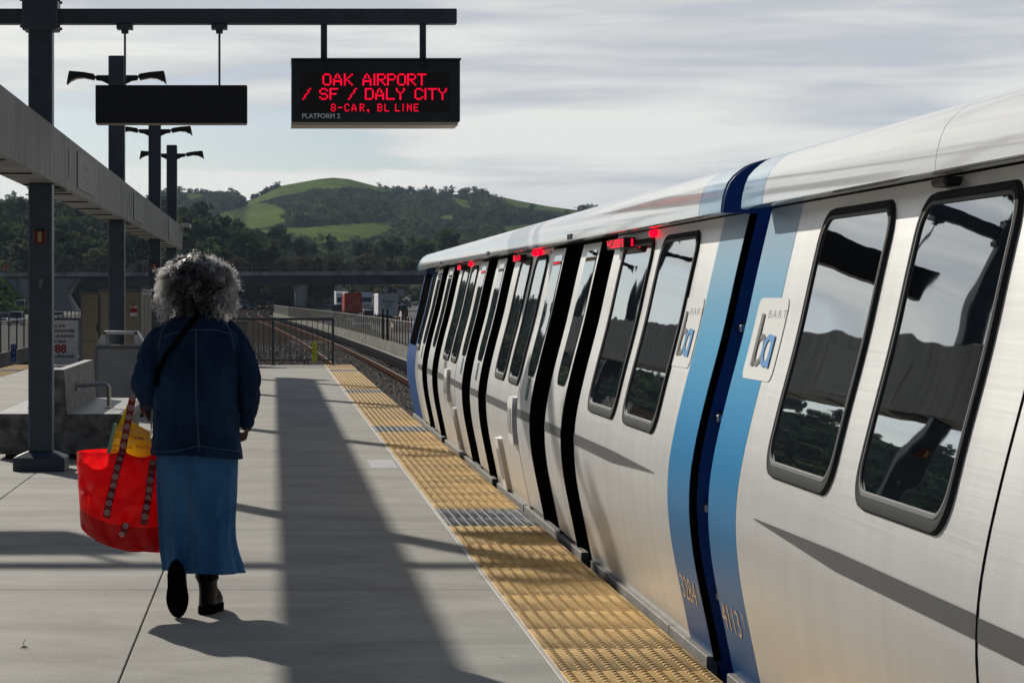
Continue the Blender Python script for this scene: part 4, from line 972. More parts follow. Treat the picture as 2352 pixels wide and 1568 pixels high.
# hair
def hair():
    hcx, hcy, hcz = (450 - VX) * SS, PY0 + .03, 1.545
    Vv = []; Ff = []; mi = []
    nc = 520; clumps = []
    for k in range(nc):
        while True:
            d = RNG.normal(size=3); d /= np.linalg.norm(d)
            if d[2] > -.6 and not (d[1] > .55 and d[2] < .45): break
        rad = .90 + .14 * RNG.random() + (.07 if RNG.random() < .15 else 0)
        if d[2] > 0: out = np.array([d[0] * .207, d[1] * .17, -.005 + d[2] * .152]) * rad
        else: out = np.array([d[0] * .207, d[1] * .17, -.02 + d[2] * .10 - RNG.random() * .085]) * rad
        side = abs(d[0]); pr = max(.03, (side - .36) * 2.6) + (.6 if d[2] > .62 else 0)  # silver massed at sides and top: backlit rim put into strand colour
        clumps.append((d, out, 2.6 + RNG.random() * 2.6, RNG.random() * 6.28, .008 + RNG.random() * .008, RNG.random() < pr))
    for k in range(4200):
        d, out, fr, ph, cr_, silver = clumps[k % nc]
        loose = RNG.random() < .10
        jit = RNG.normal(size=3) * (.0035 if not loose else .016)
        root = np.array([hcx + d[0] * .082, hcy + d[1] * .095, hcz + .015 + d[2] * .095]) + RNG.normal(size=3) * .006
        tip = np.array([hcx, hcy, hcz]) + out * (.93 + .08 * RNG.random()) + jit
        mid = (root + tip) / 2 + d * .035 + np.array([0, 0, .02])
        m = 18; r0 = .0015 + RNG.random() * .0013
        if loose: fr = fr * 1.4; ph = RNG.random() * 6.28
        dirn = tip - root; dirn /= np.linalg.norm(dirn); up_ = np.array([0, 0, 1.]) if abs(dirn[2]) < .9 else np.array([1., 0, 0]); s1_ = np.cross(dirn, up_); s1_ /= np.linalg.norm(s1_); s2_ = np.cross(dirn, s1_)
        base = len(Vv); dph = RNG.normal() * .35
        for i in range(m):
            t = i / (m - 1); p = (1 - t) ** 2 * root + 2 * t * (1 - t) * mid + t * t * tip
            c_ = cr_ * min(1, t * 3); an = ph + dph + t * fr * 6.28; p = p + (s1_ * math.cos(an) + s2_ * math.sin(an)) * c_
            r = r0 * (1 - .5 * t)
            for q in range(3):
                aq = q * 2.094; Vv.append(p + (s1_ * math.cos(aq) + s2_ * math.sin(aq)) * r)
        g = 2 if silver and RNG.random() < .8 else (1 if RNG.random() < (.16 + .75 * abs(d[0])) else 0)  # grey share grows outward and the centre stays dark, following the painted rim
        for i in range(m - 1):
            for q in range(3): Ff.append((base + i * 3 + q, base + i * 3 + (q + 1) % 3, base + (i + 1) * 3 + (q + 1) % 3, base + (i + 1) * 3 + q)); mi.append(g)
    def hm(name, c, tr): return mat(name, c, .3, trans=tr, spec=.9)
    ob = raw_mesh('hair', np.array(Vv), np.array(Ff), [hm('hair_dark', (.022, .020, .020), .2), hm('hair_grey', (.42, .40, .385), .55), hm('hair_silver_rim', (1, .98, .95), .8)], person, mi=mi)
    ob['label'] = 'voluminous curly grey and black hair'
    # inner cap so that the scalp never shows
    b = MB(); rg = []
    for z, r in ((-.085, .10), (-.05, .125), (0, .135), (.05, .12), (.09, .085), (.115, .03)): rg.append([(hcx + r * math.cos(2 * math.pi * i / 24), hcy - .015 + r * .9 * math.sin(2 * math.pi * i / 24), hcz + z) for i in range(24)])
    b.loft(rg); b.build('hair_inner', mat('hair_core', (.012, .011, .011), .9), ob, smooth=True).matrix_parent_inverse = Matrix.Identity(4)
hair()

# ---------------- tote bag ----------------
BY = 11.50; SB = BY / F
def bp_(x, y, dy=0): return Vector(((x - VX) * SB, BY + dy, H - (y - VY) * SB))
bag = empty('tote_bag', bp_(280, 1250), 'large red reusable tote bag with ringed straps held at the left side', 'bag')
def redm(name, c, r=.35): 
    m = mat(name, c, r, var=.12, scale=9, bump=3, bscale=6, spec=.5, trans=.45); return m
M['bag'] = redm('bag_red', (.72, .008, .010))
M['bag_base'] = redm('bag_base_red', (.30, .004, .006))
nu, nv = 44, 38
tl_, tr_, bl_, br_ = (176, 1036), (392, 1052), (185, 1206), (376, 1262)
def bagpt(u, v, side):
    # u left->right, v top->bottom
    tx = tl_[0] + (tr_[0] - tl_[0]) * u; ty = tl_[1] + (tr_[1] - tl_[1]) * u - (9 if side > 0 else 2) * math.sin(math.pi * min(1, u * 1.35)) - (8 * math.exp(-((u - .5) / .07) ** 2) + 8 * math.exp(-((u - .83) / .07) ** 2) if side < 0 else 0)
    bx = bl_[0] + (br_[0] - bl_[0]) * u; by = bl_[1] + (br_[1] - bl_[1]) * u + 24 * math.sin(math.pi * u ** .8)
    x = tx + (bx - tx) * v; y = ty + (by - ty) * v
    th = (.05 + .075 * math.sin(math.pi * min(1, v * .95)) ** .7) * (max(0, 1 - abs(2 * u - 1) ** 3.5)) ** .6
    if side < 0 and v < .5: th *= .9
    wr = .016 * math.sin(11 * u + 7 * v) * math.sin(8 * v + 3 * u) + .020 * abs(math.sin(9 * u - 5 * v + 1)) + .010 * abs(math.sin(12 * v + 13 * u))
    return bp_(x, y, side * (th + wr * (1 if 0.02 < u < .98 else 0)))
b = MB()
for side in (-1, 1):
    vs = [bagpt(i / nu, j / nv, side) for j in range(nv + 1) for i in range(nu + 1)]
    fs = [(j * (nu + 1) + i, j * (nu + 1) + i + 1, (j + 1) * (nu + 1) + i + 1, (j + 1) * (nu + 1) + i) for j in range(nv) for i in range(nu)]
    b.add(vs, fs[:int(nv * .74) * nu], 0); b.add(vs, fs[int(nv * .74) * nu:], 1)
o = len(b.v)
vs = [bagpt(i / nu, 1, s) for i in range(nu + 1) for s in (-1, 1)]; b.add(vs, [(2 * i, 2 * i + 1, 2 * i + 3, 2 * i + 2) for i in range(nu)])
for u in (0, 1):
    vs = [bagpt(u, j / nv, s) for j in range(nv + 1) for s in (-1, 1)]; b.add(vs, [(2 * i, 2 * i + 1, 2 * i + 3, 2 * i + 2) for i in range(nv)])
bb = b.build('bag_body', [M['bag'], M['bag_base']], bag, smooth=True)
M['strap'] = mat('strap_red', (.26, .005, .012), .5); M['ringw'] = mat('ring_white', (.66, .50, .50), .5)
def bag_near(x, y):
    best = None
    for i in range(nu + 1):
        for j in range(nv + 1):
            q = bagpt(i / nu, j / nv, -1); X = VX + q.x / SB; Y_ = VY + (H - q.z) / SB
            d = (X - x) ** 2 + (Y_ - y) ** 2
            if best is None or d < best[0]: best = (d, q.y)
    return best[1]
def strap(pts, w, rings_, name='strap', free=None):
    P3 = []
    for (x, y) in pts:
        yy = bag_near(x, y) if y > 1030 else bag_near(pts[1][0], 1040) + (free or 0) * (1040 - y) / 130
        P3.append(Vector(((x - VX) * SB, min(yy, BY) - .016, H - (y - VY) * SB)))
    b = MB(); vs = []; n = len(P3)
    for i, p in enumerate(P3):
        d = (P3[min(i + 1, n - 1)] - P3[max(i - 1, 0)]).normalized(); s = d.cross(Vector((0, 1, 0))).normalized() * w / 2
        vs += [p - s, p + s, p + s + Vector((0, .0025, 0)), p - s + Vector((0, .0025, 0))]
    b.add(vs, [(4 * i + k, 4 * i + (k + 1) % 4, 4 * i + 4 + (k + 1) % 4, 4 * i + 4 + k) for i in range(n - 1) for k in range(4)])
    s_ = b.build(name, M['strap'], bag)
    b = MB(); tot = 0; nxt = .012
    for i in range(n - 1):
        L = (P3[i + 1] - P3[i]).length; d = (P3[i + 1] - P3[i]) / L; s = d.cross(Vector((0, 1, 0))).normalized()
        while nxt < tot + L:
            c = P3[i] + d * (nxt - tot) + Vector((0, -.0022, 0)); ri = w * .40
            for ra, rb_ in ((ri, ri * .70), (ri * .34, 0.0001)):
                vs = []
                for q in range(14): a = 2 * math.pi * q / 14; e = d * math.cos(a) + s * math.sin(a); vs += [c + e * ra, c + e * rb_]
                b.add(vs, [(2 * q, 2 * q + 1, (2 * q + 3) % 28, (2 * q + 2) % 28) for q in range(14)])
            nxt += w * 1.38
        tot += L
    if rings_: b.build('strap_rings', M['ringw'], s_).matrix_parent_inverse = Matrix.Identity(4)
def dense(pts, k=10):
    out = []
    for a, c in zip(pts[:-1], pts[1:]):
        for i in range(k): out.append((a[0] + (c[0] - a[0]) * i / k, a[1] + (c[1] - a[1]) * i / k))
    return out + [pts[-1]]
strap(dense([(309, 906), (300, 950), (292, 990), (284, 1030), (271, 1080), (258, 1135), (249, 1182)]), .034, True, free=-.04)
strap(dense([(354, 1052), (350, 1090), (343, 1140), (334, 1198)]), .034, True, free=0)
strap(dense([(294, 1195), (290, 1210), (283, 1222)], 4), .034, True, name='tab', free=0)
wrinkle(bb, .13, .020, 1)
# yellow printed bag and teal sheet inside
ins = empty('paper_bag', bp_(300, 1020, .02), 'yellow printed shopping bag with a mint liner poking out of the red tote', 'bag')
b = MB(); poly = [(247, 1060), (262, 978), (300, 968), (345, 990), (352, 1070)]
b.prism(poly, lambda x, y: bp_(x, y, -.035), lambda x, y: bp_(x, y, .0)); fixn(b.build('printed_sheet', mat('print_yellow', (.85, .50, .05), .5, var=.1, scale=12, trans=.5), ins))
b = MB(); b.prism([(240, 1062), (262, 972), (268, 972), (250, 1062)], lambda x, y: bp_(x, y, -.04), lambda x, y: bp_(x, y, .02)); fixn(b.build('mint_edge', mat('mint', (.25, .55, .40), .5), ins))
b = MB(); b.prism([(302, 908), (307, 908), (296, 985), (270, 980)], lambda x, y: bp_(x, y, -.028), lambda x, y: bp_(x, y, -.020)); fixn(b.build('yellow_strap', mat('strap_yellow', (.85, .55, .04), .5, col2=(.9, .6, .06), trans=.5), ins))
b = MB(); b.prism([(349, 915), (354, 905), (350, 980), (346, 992)], lambda x, y: bp_(x, y, -.03), lambda x, y: bp_(x, y, -.02)); fixn(b.build('mint_strap', mat('mint2', (.35, .58, .42), .5), ins))
for s_, x, y, sz, c_ in (('INSPIRATION', 262, 990, .034, (.85, .62, .35)), ('SELECTION', 262, 1003, .028, (.70, .16, .02)), ('SCIENCE', 258, 1014, .026, (.85, .62, .35)), ('SOLUTIONS', 312, 1007, .018, (.85, .65, .40)), ('ESSENTIALS', 255, 1024, .020, (.70, .20, .03)), ('SELECTION', 312, 1026, .018, (.70, .2, .03)), ('IDEAS', 252, 1035, .024, (.72, .25, .04))):
    text('sheet_text', s_, (lambda x, y: lambda u, v: bp_(x, y, -.037) + Vector((u, 0, v - u * .10)))(x, y), mat('sheet_ink', c_, .5), ins, size=sz, bold=.0006)

# ---------------- ground ----------------
def road_z(Y): return float(np.interp(Y, [0, 150, 320, 460, 590, 750, 985, 1200, 1500], [-2.3, -2.3, -2.0, -1.25, -1.0, -.6, 8.4, 9, 10]))
def sheet(name, xs, ys, zf, m, kind='structure', smooth=True, off=0):
    V_ = [(x, y, zf(x, y) + off) for y in ys for x in xs]; n = len(xs)
    Q = [(j * n + i, j * n + i + 1, (j + 1) * n + i + 1, (j + 1) * n + i) for j in range(len(ys) - 1) for i in range(n - 1)]
    ob = raw_mesh(name, V_, Q, m, smooth=smooth); ob['kind'] = kind; return ob
gx = list(np.r_[-3000, -1500, -800, -400, -200, -100, -60, -40, -20, 0, 20, 40, 60, 100, 200, 400, 800, 1500, 3000])
gy = list(np.r_[-1000, -500, -100, 0, 50, 100, 150, 200, 250, 320, 380, 460, 520, 590, 700, 850, 980, 1200, 1500])
sheet('ground', gx, gy + [3000, 4200], lambda x, y: road_z(y) - .12, M['dirt'])
# freeway on both sides, laid 4 mm over the ground
fy = list(np.r_[-100, 0, 100, 150, 200, 250, 320, 380, 460, 520, 590, 700, 850])
sheet('freeway_right', [11, 20, 30, 45, 60, 80], fy, lambda x, y: road_z(y), M['asphalt'], off=.0)
sheet('freeway_left', [-70, -50, -35, -24, -12], fy, lambda x, y: road_z(y), M['asphalt'], off=.0)
def tcx(Y): return float(np.interp(Y, [0, 60, 85, 130, 172, 205, 259, 325, 380, 430, 500, 600, 700], [3.36, 3.36, 3.25, 2.6, 1.75, .9, -.75, -2.7, -3.4, -3.2, -1.5, 4, 12]))
TY = list(np.arange(-8, 60, 4)) + list(np.arange(60, 420, 5)) + list(np.arange(420, 700, 15))
_tc = np.array([tcx(y) for y in np.arange(-60, 800, 5)]); _tk = np.convolve(np.pad(_tc, 6, mode='edge'), np.ones(13) / 13, 'valid')
def tx(Y): return float(np.interp(Y, np.arange(-60, 800, 5), _tk))
RZ = -1.0
def trz(Y): return RZ + float(np.interp(Y, [0, 300, 420, 700], [0, 0, .1, .3]))
sheet('ballast_bed', list(np.linspace(-12, 6, 7)), [y for y in TY if y < 660], lambda u, y: tx(y) - 3.36 + u, M['ballast'])
# replace heights: (x,z) are set explicitly so that the bed follows the curve
bed = bpy.data.objects['ballast_bed']
co = np.zeros(len(bed.data.vertices) * 3, dtype=np.float32); bed.data.vertices.foreach_get('co', co); co = co.reshape(-1, 3)
us = co[:, 0].copy(); co[:, 0] = [tx(y) - 3.36 + u for u, y in zip(us, co[:, 1])]; co[:, 2] = [trz(y) - .19 for y in co[:, 1]]
bed.data.vertices.foreach_set('co', co.ravel()); bed.data.update()
# loose ballast stones near the platform end
def stones():
    vs = []; fs = []; n = 26000
    oc = np.array([(1, 0, 0), (0, 1, 0), (-1, 0, 0), (0, -1, 0), (0, 0, 1), (0, 0, -1)], float)
    tf = np.array([(0, 1, 4), (1, 2, 4), (2, 3, 4), (3, 0, 4)])
    Y = 28 + (RNG.random(n) ** 1.6) * 110; off = RNG.random(n)
    X = np.where(RNG.random(n) < .6, 1.9 + off * 3.6, -4.5 + off * 7); keep = ~((Y < 53.5) & (X < 1.8)); X = X[keep]; Y = Y[keep]
    X = X + np.array([tx(y) - 3.36 for y in Y]); n = len(X)
    S = .022 + RNG.random((n, 3)) * .03 * np.clip(Y / 45, .8, 2.2)[:, None]
    A = RNG.random(n) * 6.28; c, s = np.cos(A), np.sin(A)
    P0 = oc[None] * S[:, None, :] * (1 + .4 * (RNG.random((n, 6, 3)) - .5)); R0 = P0.copy(); R0[..., 0] = P0[..., 0] * c[:, None] - P0[..., 1] * s[:, None]; R0[..., 1] = P0[..., 0] * s[:, None] + P0[..., 1] * c[:, None]
    R0 += np.stack([X, Y, np.array([trz(y) - .185 for y in Y]) + RNG.random(n) * .02], 1)[:, None, :]
    Ff = (tf[None] + (np.arange(n) * 6)[:, None, None]).reshape(-1, 3)
    ob = raw_mesh('gravel', R0.reshape(-1, 3), Ff, mat('gravel_stone', (.02, .018, .017), .95, scale=3, col2=(.10, .09, .085), ramp=(.35, .7))); tag(ob, 'dark loose track gravel beside and between the rails', 'gravel', kind='stuff')
stones()
def railmesh(b, off, y0, y1, w=.036, h=.16, m=0):
    ys = [y for y in TY if y0 <= y <= y1]; 
    rg = []
    for y in ys:
        x = tx(y) - 3.36 + off; z = trz(y); rg.append([(x - w, y, z - .02), (x - w, y, z), (x + w, y, z), (x + w, y, z - .02), (x + w * .4, y, z - .04), (x + w * .4, y, z - h + .03), (x + .07, y, z - h), (x - .07, y, z - h), (x - w * .4, y, z - h + .03), (x - w * .4, y, z - .04)])
    b.loft(rg, cap=True)
b = MB(); b2 = MB(); b3 = MB()
for o_ in (2.52, 4.20, -7.95, -6.27):
    railmesh(b, o_, -8, 650)
    ys = [y for y in TY if y <= 650]; vs = []
    for y in ys: x = tx(y) - 3.36 + o_; vs += [(x - .028, y, trz(y) + .003), (x + .028, y, trz(y) + .003)]
    b2.add(vs, [(2 * i, 2 * i + 1, 2 * i + 3, 2 * i + 2) for i in range(len(ys) - 1)])
for c_ in (3.36, -7.11):
    y = 20.0
    while y < 150:
        x = tx(y) - 3.36 + c_; b3.box(x - 1.3, x + 1.3, y - .11, y + .11, trz(y) - .3, trz(y) - .155, 0); y += .72
struct(b.build('railway_rails', M['rust'])); struct(b2.build('rail_heads', M['railtop'])); struct(b3.build('railway_sleepers', M['tie']))
b = MB()
for o_ in (2.52, 4.20):
    y = 28.
    while y < 120:
        x = tx(y) - 3.36 + o_
        for s in (-1, 1): b.box(x + s * .10 - .03, x + s * .10 + .03, y - .06, y + .06, trz(y) - .155, trz(y) - .10)
        y += .72
struct(b.build('rail_fastenings', M['rust']))
# third rail with cover board and insulators
t3 = empty('third_rail', (5.2, 60, RZ), 'covered electric third rail on dark insulators along the right track', 'third rail')
b = MB(); railmesh(b, 4.95, 30, 420, .05, .12); b.build('power_rail', M['rust'], t3)
b = MB(); rg = []
for y in [y for y in TY if 30 <= y <= 420]:
    x = tx(y) - 3.36 + 5.0; z = trz(y) + .13; rg.append([(x - .15, y, z - .22), (x - .15, y, z), (x - .10, y, z + .05), (x + .06, y, z + .065), (x + .15, y, z + .03), (x + .15, y, z - .22)])
b.loft(rg); b.build('cover_board', mat('coverboard', (.03, .03, .032), .9, spec=0, var=.1, scale=5), t3)
b = MB(); y = 31.
while y < 200:
    x = tx(y) - 3.36 + 5.0; b.tube([(x, y, trz(y) - .25), (x, y, trz(y) - .08)], [.06, .035], 6); b.tube([(x + .16, y, trz(y) - .25), (x + .14, y, trz(y) + .12)], .02, 5); y += 1.5
b.build('insulators', M['black'], t3)['kind'] = 'stuff'
# cable trough
b = MB(); y = 55.; ct = empty('cable_trough', (5.7, 60, RZ - .1), 'pale concrete cable trough lids running below the right barrier', 'cable trough')
while y < 330:
    L = .95 if y < 160 else 3; x = tx(y) - 3.36 + 5.55; x2 = tx(y + L) - 3.36 + 5.55
    rg = [[(xx - .16, yy, z0), (xx - .12, yy, z0 + .07), (xx + .12, yy, z0 + .07), (xx + .18, yy, z0 + .0)] for xx, yy, z0 in ((x, y + .02, trz(y) - .05), (x2, y + L - .02, trz(y + L) - .05))]
    b.loft(rg); y += L
b.build('trough_lids', mat('trough', (.27, .26, .235), .7, var=.1, scale=5), ct)
# barriers and fences
def chain():
    m = bpy.data.materials.new('chain_link'); m.use_nodes = True; t = m.node_tree; b = t.nodes['Principled BSDF']; b.inputs['Base Color'].default_value = (.05, .052, .05, 1); b.inputs['Roughness'].default_value = .6; b.inputs['Metallic'].default_value = .2
    tcn = N(t, 'ShaderNodeTexCoord'); s_ = N(t, 'ShaderNodeSeparateXYZ'); t.links.new(tcn.outputs['Object'], s_.inputs[0])
    h = math_n(t, 'ADD', s_.outputs[0], s_.outputs[1]); ws = []
    for sg in (1, -1):
        a = math_n(t, 'FRACT', math_n(t, 'MULTIPLY', math_n(t, 'ADD', h, math_n(t, 'MULTIPLY', s_.outputs[2], sg)), 11.0)); ws.append(math_n(t, 'LESS_THAN', a, .26))
    al = math_n(t, 'MAXIMUM', ws[0], ws[1]); t.links.new(al, b.inputs['Alpha']); return m
M['chain'] = chain()
M['fencepost'] = mat('fence_post', (.045, .05, .05), .5, metal=.3)
def barrier(name, label, xf, y0, y1, z0, zt, zf, step, face=-1, zfun=None):
    e = empty(name, (xf(y0), y0, z0), label, 'fence')
    ys = list(np.arange(y0, y1, 4.0)) + [y1]
    zz = (lambda y: 0) if zfun is None else zfun
    b = MB(); rg = []
    for y in ys: x = xf(y); rg.append([(x - .11, y, z0 + zz(y)), (x - .09, y, zt + zz(y)), (x + .14, y, zt + zz(y)), (x + .16, y, z0 + zz(y))])
    b.loft(rg); b.build('barrier_wall', M['barrier'], e)
    b = MB(); vs = []
    for y in ys: vs += [(xf(y) + .03, y, zt + zz(y)), (xf(y) + .03, y, zf + zz(y) - .06)]
    b.add(vs, [(2 * i, 2 * i + 1, 2 * i + 3, 2 * i + 2) for i in range(len(ys) - 1)]); b.build('mesh_panel', M['chain'], e)
    b = MB(); b.tube([(xf(y) + .03, y, zf + zz(y) - .06) for y in ys], .022, 5); b.build('top_wire', mat('galv', (.35, .36, .36), .4, metal=.5), e)
    posts = list(np.arange(max(y0, 84 if step < 2 else 0) + .5, y1, step)); me0 = None
    for y in posts[:100]:
        if me0 is None:
            b = MB(); b.box(-.028, .028, -.028, .028, zt, zf + .14); p = b.build('fence_post', M['fencepost']); p.parent = e; me0 = p
        else: p = me0.copy(); C.objects.link(p)
        p.location = (xf(y) + .03 - e.location.x, y - e.location.y, zz(y) - e.location.z)
    return e
wallx = lambda y: tx(y) + 2.85 + (0 if y < 300 else (y - 300) * .003)
barrier('barrier_fence', 'low concrete barrier topped by dark mesh fence curving along the right track', wallx, 58, 345, -1.2, -.60, .52, 1.9)
barrier('barrier_fence', 'low concrete barrier with mesh fence running along the left track', lambda y: tx(y) - 3.36 - 10.2, 30, 345, -1.2, -.60, .66, 3.2)
# gate posts in right fence
g = empty('fence_gate', (5.7, 118, -.6), 'tall dark double post of the fence gate with a small yellow tag', 'gate')
for k in (117.5, 121):
    b = MB(); b.box(wallx(k) - .05, wallx(k) + .03, k - .05, k + .05, -1.15, .95); b.build('gate_post', M['black'], g)
b = MB(); b.box(wallx(112) - .14, wallx(112) - .12, 112, 112.7, .12, .36); b.build('yellow_tag', mat('tag_yellow', (.4, .4, .1), .6), g)
# blue kilometre plates
def blueplate(loc, lines, label):
    e = empty('track_marker', loc, label, 'sign'); x, y, z = loc; n = len(lines)
    b = MB(); b.box(x - .085, x + .085, y - .01, y + .01, z, z + .17 * n); b.build('plate', mat('marker_blue', (.01, .06, .30), .5), e)
    for i, s_ in enumerate(lines): text('plate_text', s_, (lambda i: lambda u, v: (x + u, y - .013, z + .17 * (n - 1 - i) + .03 + v))(i), M['white'], e, size=.14, align='CENTER')
blueplate((-7.92, 72.8, -.42), ['22', '3', 'LI'], 'blue track marker plate reading 22 3 LI on the left fence')
blueplate((wallx(215) - .25, 215, -.55), ['22', '2'], 'blue track marker plate on the curved right barrier')

# ---------------- overpass ----------------
ov = empty('overpass', (0, 505, 0), 'long dark concrete road overpass crossing behind the tracks', 'bridge')
OX0, OX1 = -60, 75
def oz(x): return 0.0045 * (x + 45)
def slab(b, x0, x1, y0, y1, z0, z1, m=0):
    xs = np.linspace(x0, x1, 12)
    rg = [[(x, y0, z0 + oz(x)), (x, y1, z0 + oz(x)), (x, y1, z1 + oz(x)), (x, y0, z1 + oz(x))] for x in xs]; b.loft(rg, m)
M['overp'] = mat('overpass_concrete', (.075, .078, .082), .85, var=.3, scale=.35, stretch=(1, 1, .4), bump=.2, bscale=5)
M['parapet'] = mat('parapet_concrete', (.22, .23, .23), .8, scale=.5, stretch=(1, 1, .15), col2=(.55, .56, .55), ramp=(.32, .62))
b = MB(); slab(b, -40, OX1, 499, 514, 4.05, 5.7); b.build('girder', M['overp'], ov)
b = MB(); slab(b, OX0, OX1, 497.8, 515, 5.71, 6.0); b.build('deck', M['overp'], ov)
b = MB(); slab(b, OX0, OX1, 497.7, 498.0, 5.95, 6.75); slab(b, OX0, OX1, 514.6, 514.9, 6.01, 6.75); b.build('parapet', M['parapet'], ov)
b = MB(); vs = []
for x in np.linspace(OX0, OX1, 30): vs += [(x, 497.85, 6.75 + oz(x)), (x, 497.85, 8.55 + oz(x))]
b.add(vs, [(2 * i, 2 * i + 1, 2 * i + 3, 2 * i + 2) for i in range(29)])
ch2 = mat('overpass_mesh', (.10, .10, .095), .7, alpha=.22); b.build('mesh_screen', ch2, ov)
b = MB()
for z in (7.65, 8.55): b.tube([(x, 497.83, z + oz(x)) for x in np.linspace(OX0, OX1, 20)], .05, 5)
b.build('fence_rail', mat('fence_rail', (.12, .12, .12), .5), ov)
x = OX0 + 1; p0 = None
while x < OX1:
    if p0 is None: b = MB(); b.tube([(0, 497.83, 6.75), (0, 497.83, 8.6)], .07, 5); p = b.build('fence_post', mat('fence_rail2', (.14, .14, .14), .5), ov); p0 = p
    else: p = p0.copy(); C.objects.link(p)
    p.location = (x, 0, oz(x)); x += 4.55
def pier(xc):
    for yc, w in ((501, 1.45), (511.5, 1.45)):
        b = MB(); rg = []
        for z, k in ((-1.6, .80), (1.0, .83), (3.0, .93), (4.3, 1.02)): rg.append([(xc + w * k * math.cos(2 * math.pi * i / 20), yc + 1.3 * k * math.sin(2 * math.pi * i / 20), z) for i in range(20)])
        b.loft(rg); b.build('pier', mat('pier_concrete', (.50, .53, .54), .8, var=.12, scale=1), ov, smooth=True)
pier(5.8); pier(52)
b = MB(); b.prism([(-60, -2), (-60, 5.6), (-41.5, 5.6), (-43.5, 2.0), (-41, -2)], lambda x, z: (x, 498.2, z), lambda x, z: (x, 514, z)); fixn(b.build('abutment', M['parapet'], ov))
# dark embankment behind the far bays
b = MB(); b.prism([(-300, -2), (-300, 5.2), (3.0, 5.2), (4.5, -2)], lambda x, z: (x, 552, z), lambda x, z: (x, 562, z)); struct(fixn(b.build('embankment_under_bridge', M['brush'])))

# ---------------- vehicles ----------------
def vmat(n, c): return mat(n, c, .3, coat=.4)
TYRE = mat('tyre', (.012, .012, .012), .8); GL = mat('car_glass', (.02, .025, .03), .08, spec=.8); HL = mat('headlight', (.7, .7, .68), .2); TLm = mat('tail_light', (.4, .01, .01), .3); AMB = mat('amber_lamp', (.6, .2, .02), .3, emit=(1, .4, .05), estr=.25)
def wheels(par, w, ys, r, loc):
    for y in ys:
        for s in (-1, 1):
            b = MB(); b.tube([(loc[0] + s * (w / 2 - .22), y, loc[2] + r), (loc[0] + s * (w / 2 + .005), y, loc[2] + r)], r, 14); wl = b.build('wheel', TYRE, par)
            b = MB(); b.tube([(loc[0] + s * (w / 2 + .0), y, loc[2] + r), (loc[0] + s * (w / 2 + .02), y, loc[2] + r)], r * .55, 10); b.build('rim', M['steel'], wl)
def car(loc, col, label, L=4.6, Wd=1.85, Hh=1.5, suv=False, face=-1, group='cars and vans on the freeway', name='car', amber=False, pickup=False):
    """face=-1: front towards the camera"""
    x, y, z = loc; e = empty(name, loc, label, 'pickup' if pickup else ('van' if name == 'van' else 'car'), group)
    h1 = Hh * .56; y0, y1 = y, y + L
    def q(t): return (y0 + t * L) if face < 0 else (y1 - t * L)
    if pickup: roofp = [(.26, h1), (.36, Hh), (.56, Hh), (.60, h1)]
    elif name == 'van': roofp = [(.02, h1), (.16, Hh), (.97, Hh), (1, h1)]
    elif suv: roofp = [(.24, h1), (.36, Hh), (.90, Hh), (.985, h1)]
    else: roofp = [(.26, h1), (.42, Hh), (.72, Hh), (.90, h1)]
    b = MB(); w = Wd / 2
    bodyp = [(0.01, .28), (0, .45), (.015, h1 * .82), (.06, h1 * .93), (.26, h1 + .0), (.96, h1), (1, h1 * .9), (1, .32), (.97, .24), (.03, .22)]
    rg = []
    for s, k in ((-1, .93), (-.97, 1.0), (.97, 1.0), (1, .93)):
        rg.append([(x + s * w, q(.5 + (t - .5) * (k * .2 + .8)), z + .24 + (zz - .24) * (k if zz > h1 * .9 else 1)) for t, zz in bodyp])
    b.loft(rg); fixn(b.build('car_body', col, e))
    b = MB(); rg = []
    lo = [(t, zz) for t, zz in roofp]
    for s in (-1, 1):
        rg.append([(x + s * (w * .93 if zz <= h1 + .01 else w * .76), q(t), z + zz - (.03 if zz <= h1 + .01 else 0)) for t, zz in lo])
    b.loft(rg); cab = fixn(b.build('cabin_glass', GL, e))
    b = MB(); ta, tb = roofp[1][0], roofp[2][0]; b.loft([[(x + s * w * .77, q(ta - .01), z + Hh - .015), (x + s * w * .77, q(tb + .01), z + Hh - .015), (x + s * w * .72, q(tb), z + Hh + .03), (x + s * w * .72, q(ta + .01), z + Hh + .03)] for s in (-1, 1)])
    for s in (-1, 1):
        for (ta, za), (tb, zb_) in zip(roofp[:-1], roofp[1:]):
            if abs(zb_ - za) > .1:
                b.tube([(x + s * (w * .93 if za < Hh - .05 else w * .77), q(ta), z + za), (x + s * (w * .93 if zb_ < Hh - .05 else w * .77), q(tb), z + zb_)], .035, 5)
    fixn(b.build('roof', col, e))
    wheels(e, Wd, [q(.19), q(.80)], .33 if not suv else .37, loc)
    yy = q(0) + (.0 if face < 0 else 0); d = -.02 if face < 0 else .02
    for s in (-1, 1): b = MB(); b.box(x + s * w * .72 - .17, x + s * w * .72 + .17, min(q(.0) + d, q(.03)), max(q(.0) + d, q(.03)), z + h1 * .68, z + h1 * .84); b.build('headlight', HL if not amber else AMB, e)
    b = MB(); b.box(x - w * .48, x + w * .48, min(q(0) + d, q(.02)), max(q(0) + d, q(.02)), z + .36, z + h1 * .72); b.build('grille', M['black'], e)
    for s in (-1, 1): b = MB(); b.box(x + s * w * .78 - .12, x + s * w * .78 + .12, min(q(1) - d, q(.98)), max(q(1) - d, q(.98)), z + h1 * .62, z + h1 * .86); b.build('tail_light', TLm, e)
    return e
def at(px_, Y): return (px_ - VX) * Y / F
def put(px_, Y, *a, **k): return car((at(px_, Y), Y, road_z(Y)), *a, **k)
